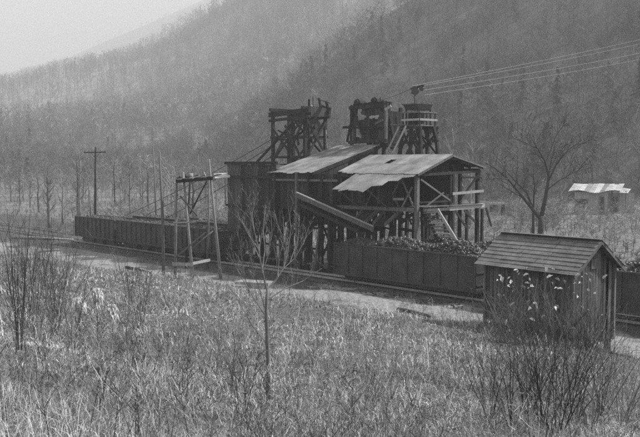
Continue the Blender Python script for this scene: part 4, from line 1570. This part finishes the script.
def bare_tree(name, label, cat, base, h, spread, seed, m_trunk, m_twig, nl=7, level=2, rmin=.02, r0=None, group=None, lean=(0, 0), tw=5):
    rnd = random.Random(seed)
    t = thing(name, label, cat, base, 0, group)
    r0 = r0 or h * .018
    tr, cr = MB(), MB()
    pts, rad = [], []
    n = 7
    for i in range(n + 1):
        f = i / n
        pts.append(Vector((lean[0] * f * h + rnd.gauss(0, .012) * h * f, lean[1] * f * h + rnd.gauss(0, .012) * h * f, f * h - (.25 if i == 0 else 0))))
        rad.append(r0 * (1 - f) ** .8 + rmin)
    tr.tube(pts, rad, 7)
    for k in range(nl):
        f = .28 + .66 * (k + .3 * rnd.random()) / nl
        x = f * n
        i = int(x)
        p = pts[i].lerp(pts[i + 1], x - i)
        an = k * 2.4 + rnd.random()
        ln = spread * h * (1.1 - f * .75) * (.75 + .5 * rnd.random())
        d = Vector((math.cos(an), math.sin(an), .75 + .7 * rnd.random() + f * .5)).normalized()
        lp = [p, p + d * ln * .35 + Vector((0, 0, -.02 * ln)), p + d * ln * .7 + Vector((0, 0, .07 * ln)), p + d * ln + Vector((0, 0, .2 * ln))]
        rr = rad[i] * .55
        lr = [rr, rr * .75 + rmin * .2, rr * .45 + rmin * .3, rmin * .8]
        cr.tube(lp, lr, 5)
        side_twigs(cr, lp, lr, tw, .5, rnd, level - 1, 3, rmin * .6)
    side_twigs(cr, pts[3:], rad[3:], 6, .3, rnd, level - 1, 3, rmin * .6)
    local("trunk", tr, m_trunk, t, True)
    local("crown", cr, m_twig, t)
    return t


def guided_tree(name, label, cat, trunk_pl, limbs, depth, m_trunk, m_twig, seed, twn, lmul, level, rmin, base=None, upb=.35, jit=.0, limb_mat_trunk=0, rf=.6):
    """main limbs follow given lines; each limb has its own depth offset at the tip"""
    rnd = random.Random(seed)
    root = atd(*trunk_pl[0][:2], depth)
    t = thing(name, label, cat, root)
    tr, cr = MB(), MB()
    k = F / depth
    pts = [atd(x, y, depth) for x, y, r in trunk_pl]
    pts[0] = pts[0] - Vector((0, 0, .2))
    tr.tube(pts, [r for x, y, r in trunk_pl], 8)
    for li, (off0, off1, pl) in enumerate(limbs):
        n = len(pl)
        lp = [atd(x, y, depth + off0 + (off1 - off0) * i / (n - 1)) for i, (x, y, r) in enumerate(pl)]
        lr = [r for x, y, r in pl]
        (tr if li < limb_mat_trunk else cr).tube(lp, lr, 6)
        side_twigs(cr, lp, lr, twn, lmul, rnd, level, 3, rmin, upb, rf)
    o1 = tr.build("trunk", m_trunk, t, True)
    cr.build("crown", m_twig, t)
    return t


# the forked tree beyond the shed
guided_tree("forked_tree", "dark forked bare tree leaning both ways beyond the plank shed", "tree",
            [(540, 238, .42), (541, 226, .36), (541, 216, .34)],
            [(0, 1, [(541, 218, .3), (546, 196, .26), (549, 177, .22), (545, 161, .17), (538, 149, .1), (531, 138, .05)]),
             (0, -2, [(541, 220, .27), (530, 206, .24), (518, 191, .19), (508, 179, .14), (496, 169, .1), (486, 163, .05)]),
             (0, 2, [(533, 209, .16), (527, 193, .13), (515, 181, .09), (507, 172, .05), (500, 160, .03)]),
             (1, 3, [(546, 163, .13), (551, 149, .09), (557, 134, .04), (560, 124, .02)]),
             (0, -3, [(548, 182, .14), (556, 165, .1), (568, 150, .06), (582, 140, .03)]),
             (1, 0, [(538, 149, .08), (526, 143, .06), (514, 139, .03)]),
             (0, -1, [(547, 190, .1), (560, 180, .07), (575, 172, .04), (590, 168, .02)]),
             (-2, -4, [(508, 179, .09), (496, 178, .06), (482, 180, .03)])],
            114.0, M_BARKD, M_BARKD, 5, 8, .42, 2, .042, limb_mat_trunk=3)
p = gp(533, 237)
bare_tree("slender_tree", "slender dark trunk growing close beside the forked tree", "tree", p, 9.5, .18, 44, M_BARKD, M_BARKD, 5, 2, .02, r0=.2)

# the sapling in the weeds before the tipple
guided_tree("bare_sapling", "leafless sapling with pale upswept branches in the weeds before the bin", "sapling",
            [(268.5, 400, .05), (268.6, 370, .044), (267.3, 340, .041), (266.3, 310, .036), (267.5, 288, .032)],
            [(0, -.5, [(267, 290, 0.0245), (262, 270, 0.0216), (258, 247, 0.0173), (253, 226, 0.0122), (249, 206, 0.0072), (246, 192, 0.0036)]),
             (0, .5, [(267.5, 289, 0.0230), (275, 281, 0.0202), (283, 269, 0.0173), (288, 250, 0.0137), (291, 228, 0.0086), (288, 206, 0.0043)]),
             (-.3, -1, [(259, 250, 0.0130), (249, 236, 0.0094), (239, 217, 0.0065), (233, 200, 0.0030)]),
             (0, .8, [(262, 270, 0.0144), (265, 250, 0.0115), (263, 228, 0.0072), (266, 205, 0.0036)]),
             (.3, .9, [(283, 269, 0.0122), (295, 258, 0.0094), (304, 242, 0.0058), (309, 226, 0.0030)]),
             (.4, 0, [(288, 250, 0.0094), (281, 236, 0.0072), (276, 216, 0.0036)]),
             (0, -.7, [(267, 318, 0.0144), (255, 300, 0.0115), (243, 280, 0.0079), (233, 262, 0.0050), (226, 248, 0.0030)]),
             (0, .6, [(267, 300, 0.0158), (284, 289, 0.0115), (303, 281, 0.0072), (322, 268, 0.0036)]),
             (0, -.6, [(267.5, 345, 0.0130), (252, 325, 0.0094), (238, 300, 0.0065), (228, 285, 0.0036)]),
             (0, .6, [(268, 338, 0.0144), (282, 324, 0.0115), (297, 308, 0.0072), (308, 300, 0.0036)]),
             (0, .5, [(268.5, 385, 0.0130), (290, 372, 0.0094), (312, 352, 0.0058), (326, 338, 0.0030)]),
             (.2, .4, [(263, 272, .012), (268, 255, .010), (272, 235, .007), (271, 212, .003)]),
             (-.2, .2, [(255, 235, .010), (252, 215, .007), (256, 196, .003)]),
             (.1, .6, [(278, 277, .012), (279, 258, .009), (284, 240, .006), (283, 215, .003)]),
             (.3, .8, [(290, 262, .010), (298, 240, .007), (299, 218, .003)]),
             (-.1, -.6, [(250, 296, .010), (243, 270, .008), (241, 248, .005), (237, 230, .003)]),
             (0, -.3, [(266, 312, .012), (258, 285, .009), (251, 262, .006), (247, 246, .003)])],
            17.6, M_BARKM, mat("sapling_bark", .10, .26, scale=5, bump=.3), 9, 10, .30, 2, .0024, upb=.8, rf=.42)

# individual trees on the valley floor and at the hill's foot
SPOT = [
    (80, 224, 150, .24, M_BARKL, M_BARKM, "tall pale-trunked bare tree beside the utility pole"),
    (30, 222, 190, .22, M_BARKM, M_BARKM, "grey bare tree at the valley edge past the fallen timber"),
    (48, 225, 175, .26, M_BARKD, M_BARKM, "dark-trunked bare tree beyond the broken rail fence"),
    (125, 218, 160, .22, M_BARKM, M_BARKM, "thin grey bare tree beyond the hopper cars by the utility pole"),
    (172, 214, 158, .16, M_BARKL, M_BARKM, "slim light bare tree seen behind the tall bare poles"),
    (143, 212, 170, .20, M_BARKM, M_BARKM, "spreading grey bare tree behind the waiting hopper cars"),
    (210, 212, 165, .2, M_BARKM, M_BARKM, "bare grey tree behind the trestle and the bin's corner"),
    (452, 212, 128, .24, M_BARKL, M_BARKL, "pale brushy tree rising behind the loading shed's gable"),
    (470, 210, 131, .24, M_BARKL, M_BARKL, "pale thin tree beside the brushy one behind the shed gable"),
    (625, 205, 190, .22, M_BARKM, M_BARKM, "grey bare tree standing behind the farm house roof"),
    (560, 207, 178, .2, M_BARKM, M_BARKM, "grey bare tree between the forked tree and the farm house"),
    (20, 195, 150, .2, M_BARKD, M_BARKM, "dark leaning bare tree at the left valley edge"),
]
for k, (x, y, top_y, sp_, mt, mw, lab) in enumerate(SPOT):
    dep = {452: 118, 470: 124}.get(x, 150 + (k * 37) % 60)
    q = atd(x, 215, dep)
    q.z = float(ground_z(q.x, q.y))
    ty = {80: 150, 30: 178, 48: 165, 125: 172, 172: 150, 143: 165, 210: 165, 452: 128, 470: 140, 625: 150, 560: 150, 20: 170}[x]
    h = atd(x, ty, dep).z - q.z
    bare_tree("bare_tree", lab, "tree", q, h, sp_, 100 + k, mt, mw, 9, 2, .028, group="bare trees on the valley floor")

rv = random.Random(8)
for k in range(18):
    x = 14 + k * 12.5 + rv.uniform(-5, 5)
    dep = rv.uniform(128, 215)
    q = atd(x, 215, dep)
    q.z = float(ground_z(q.x, q.y))
    bare_tree("slender_tree", "slender bare tree in the thin valley woods beyond the hopper cars", "tree", q, rv.uniform(7, 12.5), rv.uniform(.16, .26), 200 + k,
              (M_BARKM, M_BARKL, M_BARKD)[k % 3], (M_BARKM, M_BARKL, M_BARKM)[k % 3], 7, 2, .03, r0=rv.uniform(.14, .24), group="slender trees in the valley woods")

# brush thickets over the valley floor, beyond counting
VV, TT, CC, off = [], [], [], 0
r = np.random.default_rng(77)
T_BR = [blade_tree(s + 200, 15, 7, .0065) for s in range(5)]
cnt = 0
while cnt < 2300:
    dep = r.uniform(95, 330) if cnt % 3 else r.uniform(92, 160)
    xx = r.uniform(-160, 800)
    x, y = (xx - 320) / F * dep, dep
    a_, b_ = ab((x, y))
    if b_ < 20 or (b_ < 60 and r.random() < .35):
        continue
    if (xx > 560 and dep < 185 and r.random() < .85) or (470 < xx < 520 and dep < 165 and r.random() < .8):
        continue
    if vnoise(np.array(x * .06), np.array(y * .06), 4.0) < -.25 and r.random() < .8:
        continue
    if 495 < xx < 585 and dep < 122:
        continue
    tv, tt = T_BR[r.integers(5)]
    h = r.uniform(1.2, 4.2) * (1.5 if dep > 200 else 1)
    an = r.random() * 6.28
    c, s = math.cos(an), math.sin(an)
    w = h * r.uniform(1.2, 2.0)
    z0 = float(ground_z(x, y))
    VV.append(np.stack([(tv[:, 0] * c - tv[:, 1] * s) * w + x, (tv[:, 0] * s + tv[:, 1] * c) * w + y, tv[:, 2] * h + z0 - .3], 1))
    TT.append(tt + off)
    off += len(tv)
    CC.append(np.full(len(tv), r.uniform(1.0, 3.6)))
    cnt += 1
tag(big_mesh("brush_thicket", np.concatenate(VV), np.concatenate(TT), M_FOREST, np.concatenate(CC)),
    "tangled grey brush covering the valley floor behind the tracks", "brush", kind="stuff")


T_LOW = [blade_tree(s + 230, 10, 2, .018) for s in range(5)]
VV, TT, CC, off = [], [], [], 0
cnt = 0
while cnt < 7000:
    dep = 80 * (240 / 80) ** r.random()
    xx = r.uniform(-160, 800)
    x, y = (xx - 320) / F * dep, dep
    a_, b_ = ab((x, y))
    if b_ < 11 + r.random() * 8:
        continue
    tv, tt = T_LOW[r.integers(5)]
    h = r.uniform(.4, 1.3)
    an = r.random() * 6.28
    c, s = math.cos(an), math.sin(an)
    w = h * r.uniform(1.5, 2.6)
    z0 = float(ground_z(x, y))
    VV.append(np.stack([(tv[:, 0] * c - tv[:, 1] * s) * w + x, (tv[:, 0] * s + tv[:, 1] * c) * w + y, tv[:, 2] * h + z0 - .1], 1))
    TT.append(tt + off)
    off += len(tv)
    CC.append(np.full(len(tv), r.uniform(1.2, 4.5)))
    cnt += 1
tag(big_mesh("field_weeds", np.concatenate(VV), np.concatenate(TT), M_FOREST, np.concatenate(CC)),
    "low pale weeds covering the flat field behind the tracks", "weeds", kind="stuff")
VV, TT, CC, off = [], [], [], 0
cnt = 0
while cnt < 800:
    dep = r.uniform(150, 520)
    xx = r.uniform(-120, 330) if cnt % 4 else r.uniform(330, 760)
    x, y = (xx - 320) / F * dep, dep
    a_, b_ = ab((x, y))
    if b_ < 45 or (xx > 300 and dep < 185):
        continue
    tv, tt = T_BIG[r.integers(len(T_BIG))]
    h = r.uniform(5, 12)
    an = r.random() * 6.28
    c, s = math.cos(an), math.sin(an)
    w = h * r.uniform(.8, 1.2)
    z0 = float(ground_z(x, y))
    VV.append(np.stack([(tv[:, 0] * c - tv[:, 1] * s) * w + x, (tv[:, 0] * s + tv[:, 1] * c) * w + y, tv[:, 2] * h + z0 - .3], 1))
    TT.append(tt + off)
    off += len(tv)
    CC.append(np.full(len(tv), r.uniform(.8, 2.4) * (2.0 if r.random() < .08 else 1)))
    cnt += 1
tag(big_mesh("valley_woods", np.concatenate(VV), np.concatenate(TT), M_FOREST, np.concatenate(CC)),
    "thin grey leafless woods on the flat at the foot of the hills", "woods", kind="stuff")


# ------------------------------------------------------------------ grass and weeds of the bank
def field_points(n, ymin, ymax, seed, smin=6.2, power=1.0, spread=.52):
    r = np.random.default_rng(seed)
    u = r.random(n * 2)
    if power == 1.0:
        y = ymin * (ymax / ymin) ** u
    else:
        y = ymin + (ymax - ymin) * u ** power
    x = (r.random(n * 2) * 2 - 1) * (spread * y + 2)
    s = -((x - ORG[0]) * V[0] + (y - ORG[1]) * V[1])
    s = s - np.interp((x - ORG[0]) * U[0] + (y - ORG[1]) * U[1], [-30, -18, 0, 12], [4.2, 3.6, 1.0, 0.0])
    keep = s > smin + vnoise(x * .6, y * .6, 9) * 1.2 + r.random(n * 2) ** 2 * 5.0
    # bare floor under the shed
    rx = (x - c_fr.x) * suu.x + (y - c_fr.y) * suu.y + LN
    ry = (x - c_fr.x) * svv.x + (y - c_fr.y) * svv.y
    keep &= ~((rx > -.1) & (rx < LN + .1) & (ry > -.05) & (ry < DP))
    return x[keep][:n], y[keep][:n], r


def grass(name, label, n, ymin, ymax, hlo, hhi, wlo, seed, tlo, thi, smin=6.2, lean=.35, clump=.5):
    x, y, r = field_points(n, ymin, ymax, seed, smin)
    n = len(x)
    z = ground_z(x, y) - .03
    cl = vnoise(x * .9, y * .9, seed) * .5 + vnoise(x * .22, y * .22, seed + 1) * .5
    h = (hlo + (hhi - hlo) * r.random(n) ** 1.6) * (1 + clump * cl)
    sd = -((x - ORG[0]) * V[0] + (y - ORG[1]) * V[1])
    h = h * np.clip(.85 + .55 * vnoise(x * .55, y * .5, 33.0), .35, 1.5)
    h = np.clip(h * np.clip((sd - 5) / 9, .3, 1), .05, 3)
    w = wlo * (.7 + .6 * r.random(n)) * np.clip(y / 16, .7, 3.0)
    an = r.random(n) * 6.283
    la = r.random(n) * 6.283
    ll = h * lean * (.2 + r.random(n))
    # prevailing lean
    dx, dy = np.cos(la) * ll + h * .10, np.sin(la) * ll
    wx, wy = np.cos(an) * w / 2, np.sin(an) * w / 2
    v = np.empty((n, 5, 3))
    v[:, 0] = np.stack([x - wx, y - wy, z], 1)
    v[:, 1] = np.stack([x + wx, y + wy, z], 1)
    v[:, 2] = np.stack([x - wx * .8 + dx * .35, y - wy * .8 + dy * .35, z + h * .55], 1)
    v[:, 3] = np.stack([x + wx * .8 + dx * .35, y + wy * .8 + dy * .35, z + h * .55], 1)
    v[:, 4] = np.stack([x + dx, y + dy, z + h * (1 - .25 * lean)], 1)
    base = np.arange(n)[:, None] * 5
    t = np.concatenate([base + np.array([0, 1, 3]), base + np.array([0, 3, 2]), base + np.array([2, 3, 4])])
    tone = (tlo + (thi - tlo) * r.random(n)) * (1 + .30 * vnoise(x * .3, y * .3, 25.0) + .32 * vnoise(x * .75, y * .6, 28.0) + .2 * vnoise(x * 1.6, y * 1.4, 26.0))
    o = big_mesh(name, v.reshape(-1, 3), t, M_GRASS, np.repeat(np.clip(tone, .1, 3), 5))
    return tag(o, label, "grass", kind="stuff")


grass("dry_grass", "dry autumn grass covering the bank before the tracks", 165000, 8.5, 64, .08, .34, .012, 21, .45, 2.2, smin=6.9, lean=1.2, clump=.9)
grass("broad_weeds", "low broad-leaved dead weeds matted through the bank's grass", 30000, 8.5, 60, .06, .24, .024, 23, .3, 2.3, smin=7.6, lean=1.6, clump=.8)
grass("tall_grass", "taller pale grass stalks standing among the bank's dry grass", 13000, 9, 58, .30, .80, .009, 22, .7, 2.8, lean=.7, smin=8.5)
grass("yard_grass", "thin tufts of grass invading the trodden yard before the tracks", 7000, 30, 80, .06, .26, .014, 24, .5, 2.0, smin=2.2, lean=1.0, clump=1.2)
# dead weeds with side twigs
VV, TT, CC, off = [], [], [], 0
T_W = [blade_tree(s + 300, 9, 3, .006) for s in range(6)]
x, y, r = field_points(2600, 9.5, 58, 31, 8.5)
cl = vnoise(x * .35, y * .35, 6)
for k in range(len(x)):
    tv, tt = T_W[r.integers(6)]
    h = r.uniform(.5, 1.15) * (1 + .35 * cl[k])
    an = r.random() * 6.28
    c, s = math.cos(an), math.sin(an)
    lx, ly = r.normal() * .18, r.normal() * .18
    z0 = float(ground_z(x[k], y[k]))
    wq = h * .8
    VV.append(np.stack([(tv[:, 0] * c - tv[:, 1] * s) * wq + x[k] + lx * tv[:, 2] * h, (tv[:, 0] * s + tv[:, 1] * c) * wq + y[k] + ly * tv[:, 2] * h, tv[:, 2] * h + z0], 1))
    TT.append(tt + off)
    off += len(tv)
    CC.append(np.full(len(tv), r.choice([.15, .3, .55, 1.2, 1.9])))
tag(big_mesh("dead_weeds", np.concatenate(VV), np.concatenate(TT), M_GRASS, np.concatenate(CC)),
    "dead branching weed stalks standing in the bank's grass", "weeds", kind="stuff")


# ------------------------------------------------------------------ bare shrubs one can tell apart
def shrub_mesh(seed, stems, h, splay, r0, tw, level=1):
    rnd = random.Random(seed)
    q = MB()
    for k in range(stems):
        an = k * 2.39 + rnd.random()
        sp_ = splay * (.3 + rnd.random())
        hh_ = h * (.55 + .5 * rnd.random())
        b_ = Vector((math.cos(an) * .12 * rnd.random(), math.sin(an) * .12 * rnd.random(), -.1))
        pts = []
        for i in range(5):
            f = i / 4
            pts.append(b_ + Vector((math.cos(an) * sp_ * f ** 1.2 + rnd.gauss(0, .03) * f, math.sin(an) * sp_ * f ** 1.2 + rnd.gauss(0, .03) * f, hh_ * f)))
        rr = [r0, r0 * .85, r0 * .65, r0 * .45, r0 * .2]
        q.tube(pts, rr, 5)
        side_twigs(q, pts, rr, tw, .32, rnd, level, 3, r0 * .22, .5)
    return q


def shrub_kind(seed, stems, h, splay, r0, tw, m):
    return shrub_mesh(seed, stems, h, splay, r0, tw).mesh("stems", m)


K_DARK = [shrub_kind(400 + k, 9, 2.0, .85, .010, 6, M_BARKD if k % 2 else M_BARKM) for k in range(4)]
K_GREY = [shrub_kind(420 + k, 8, 2.1, .7, .012, 6, M_BARKM) for k in range(3)]
K_PALE = [shrub_kind(460 + k, 7, 2.0, .9, .012, 6, M_BARKL) for k in range(2)]
K_TALL = [shrub_kind(440 + k, 5, 2.6, .4, .011, 6, M_BARKD if k else M_BARKM) for k in range(3)]


def depth_on_bank(x, y):
    """where the line of sight meets the bank"""
    d = ray(x, y)
    lo = 6.0
    for i in range(900):
        t = 6 + i * .1
        p = d * t
        if p[2] + CZ <= float(ground_z(p[0], p[1])):
            return Vector((p[0], p[1], float(ground_z(p[0], p[1]))))
    return Vector((d[0] * 60, d[1] * 60, 0))


def shrub(x, y, kinds, sc_, label, group, rz=None):
    b_ = depth_on_bank(x, y)
    t = thing("bare_shrub", label, "shrub", b_, random.random() * 6.28 if rz is None else rz, group)
    t.scale = (sc_, sc_, sc_)
    share("stems", random.choice(kinds), t)
    return t, b_


for (x, y, s_) in ((490, 420, .8), (512, 428, 1.0), (528, 415, .9), (545, 425, 1.1), (556, 432, 1.15), (572, 420, 1.0), (590, 430, 1.0), (602, 415, .9), (622, 425, .95), (540, 395, .8), (575, 390, .8), (610, 385, .8)):
    shrub(x, y, K_DARK, s_ * 1.2, "dark leafless shrub in the deep weeds below the plank shed", "dark shrubs below the plank shed")
for (x, y, s_) in ((25, 330, 1.0), (38, 345, 1.1), (60, 325, 1.0), (72, 350, 1.0), (48, 300, 1.1), (130, 305, .8), (30, 285, 1.2), (52, 275, 1.1), (18, 300, 1.1), (120, 275, .7), (22, 262, 1.0), (40, 262, .9), (66, 285, 1.0), (35, 315, 1.0), (55, 335, .9), (140, 330, .7), (20, 350, 1.0), (128, 350, .7), (44, 285, .9), (74, 268, .8)):
    shrub(x, y, K_TALL if int(x) % 3 else K_GREY, s_ * 1.35, "thin upright leafless shrub in the weeds around the pale plumes", "upright shrubs around the plumes")
for (x, y, s_) in ((228, 395, .75), (236, 385, .7), (240, 398, .6), (350, 340, .5), (420, 350, .55), (455, 375, .6), (180, 340, .45), (310, 375, .6)):
    shrub(x, y, K_GREY, s_, "small grey leafless shrub in the grass around the bare sapling", "small shrubs around the sapling")

# the brush before the shed wall, with pale dry leaves
leaf = MB()
leaf.v = [(-.5, 0, .15), (-.2, .34, .25), (.25, .22, .3), (.6, .05, -.25), (.15, -.36, .2), (-.3, -.2, .3), (0, 0, -.08)]
leaf.f = [(6, i, (i + 1) % 6) for i in range(6)]
LEAF = leaf.mesh("leaf", M_LEAF)
rl = random.Random(12)
leafpix = [(509, 278), (516, 270), (519, 274), (523, 287), (508, 286), (526, 275), (530, 279), (504, 295), (552, 283), (556, 288), (564, 282), (560, 289), (543, 265), (553, 269), (569, 274), (578, 275), (582, 277), (590, 274),
           (588, 290), (586, 274), (500, 276), (513, 291), (555, 308), (543, 317), (555, 322), (560, 324), (490, 321), (510, 331), (602, 331), (605, 277), (576, 280), (527, 268), (574, 293), (511, 282), (537, 306), (527, 283)]
leafpix += [(rl.gauss(x, 5), rl.gauss(y, 5)) for x, y in leafpix[::2]]
leafpix += [(rl.uniform(486, 605), rl.uniform(285, 330)) for _ in range(16)]
grp = {}
for gi, (x, s_, lab) in enumerate(((498, 1.05, "tangled shrub with pale dry leaves at the shed's far corner"), (518, 1.25, "leafy-tipped shrub against the shed's front boards"),
                                   (545, 1.35, "tall tangled shrub with pale leaves before the middle of the shed wall"), (566, 1.2, "shrub with curled pale leaves by the shed's near corner post"),
                                   (590, 1.15, "shrub with large pale leaves before the shed's gable end"))):
    p = atd(x, 338, SHD - 2.4 + (.5 if gi % 2 else 0))
    p.z = float(ground_z(p.x, p.y))
    t = thing("leafy_shrub", lab, "shrub", p, rl.random() * 6, "leafy shrubs before the plank shed")
    t.scale = (s_, s_, s_)
    share("stems", (K_GREY + K_DARK)[gi], t)
    me_ = (K_DARK)[gi % 4]
    share("stems", K_GREY[gi % 3], t, (-.35, .15, 0), (0, 0, 3.1), (1.1, 1.1, .85))
    share("stems", K_PALE[gi % 2], t, (.3, -.2, 0), (0, 0, 4.4), (1.0, 1.0, .95))
    grp[x] = (t, p)
for (x, y) in leafpix:
    k = min(grp, key=lambda q: abs(q - x))
    t, p0 = grp[k]
    c = atd(x, y, p0.y + rl.uniform(-.3, .3))
    lv = wmat(t).inverted() @ c
    s_ = rl.uniform(.08, .24) / t.scale[0]
    share("leaf", LEAF, t, lv, (rl.uniform(-1.2, 1.2), rl.uniform(-1.2, 1.2), rl.random() * 6), (s_, s_ * rl.uniform(.6, 1), s_))
p, q = depth_on_bank(566, 338), atd(588, 310, 32.6)
o = MB().tube([p - Vector((0, 0, .2)), p.lerp(q, .5) + Vector((0, 0, .1)), q], [.07, .06, .045], 7).build("leaning_stick", M_BARKL, None, True)
tag(o, "pale broken limb leaning up against the shrubs by the shed gable", "stick")

# three pale plumed weeds
for k, (x, y, yb, lab) in enumerate(((79, 297, 345, "pale drooping seed plume with a wide flat tuft"), (97, 288, 350, "tallest pale pointed seed plume of the three"), (112, 304, 352, "pale seed plume with a long hanging tail"))):
    b_ = depth_on_bank(x, yb)
    t = thing("plume_weed", lab, "weed", b_, 0, "pale plumed weeds")
    top = atd(x, y, b_.y)
    local("stalk", MB().tube([(0, 0, -.1), (.02, 0, (top.z - b_.z) * .5), (top.x - b_.x, top.y - b_.y, top.z - b_.z)], [.018, .014, .008], 5), M_BARKM, t)
    rr = random.Random(60 + k)
    pl = MB()
    T_ = Vector((top.x - b_.x, top.y - b_.y, top.z - b_.z))
    for j in range(520):
        an = rr.random() * 6.28
        ln = rr.uniform(.10, .38)
        wd = rr.uniform(.1, .62) * (1.25 if k == 0 else 1)
        st = T_ + Vector((rr.gauss(0, .05), rr.gauss(0, .05), -rr.random() ** 1.5 * .34))
        m1 = st + Vector((math.cos(an) * ln * wd * .5, math.sin(an) * ln * wd * .5, -.36 * ln + rr.uniform(-.03, .03)))
        e_ = st + Vector((math.cos(an) * ln * wd, math.sin(an) * ln * wd, -ln * .7))
        sdv = Vector((-math.sin(an), math.cos(an), 0)) * .010
        n_ = len(pl.v)
        pl.v += [tuple(st - sdv), tuple(st + sdv), tuple(m1 + sdv), tuple(m1 - sdv), tuple(e_)]
        pl.f += [(n_, n_ + 1, n_ + 2, n_ + 3), (n_ + 3, n_ + 2, n_ + 4)]
    local("plume", pl, mat("seed_fluff", .5, .78, scale=6), t)

# ------------------------------------------------------------------ haze
hb = MB().box((0, 2300, 500), (9000, 6400, 1006))
hz_o = hb.build("haze", None)
hm = bpy.data.materials.new("haze_air")
hm.use_nodes = True
nt = hm.node_tree
for n in list(nt.nodes):
    nt.nodes.remove(n)
ho = nt.nodes.new("ShaderNodeOutputMaterial")
pv = nt.nodes.new("ShaderNodeVolumePrincipled")
pv.inputs["Color"].default_value = (.74, .74, .74, 1)
pv.inputs["Density"].default_value = .00064
pv.inputs["Anisotropy"].default_value = 0.0
nt.links.new(pv.outputs[0], ho.inputs["Volume"])
hz_o.data.materials.append(hm)
tag(hz_o, kind="stuff")
hz_o["label"] = "thin pale haze filling the valley"
hz_o["category"] = "haze"
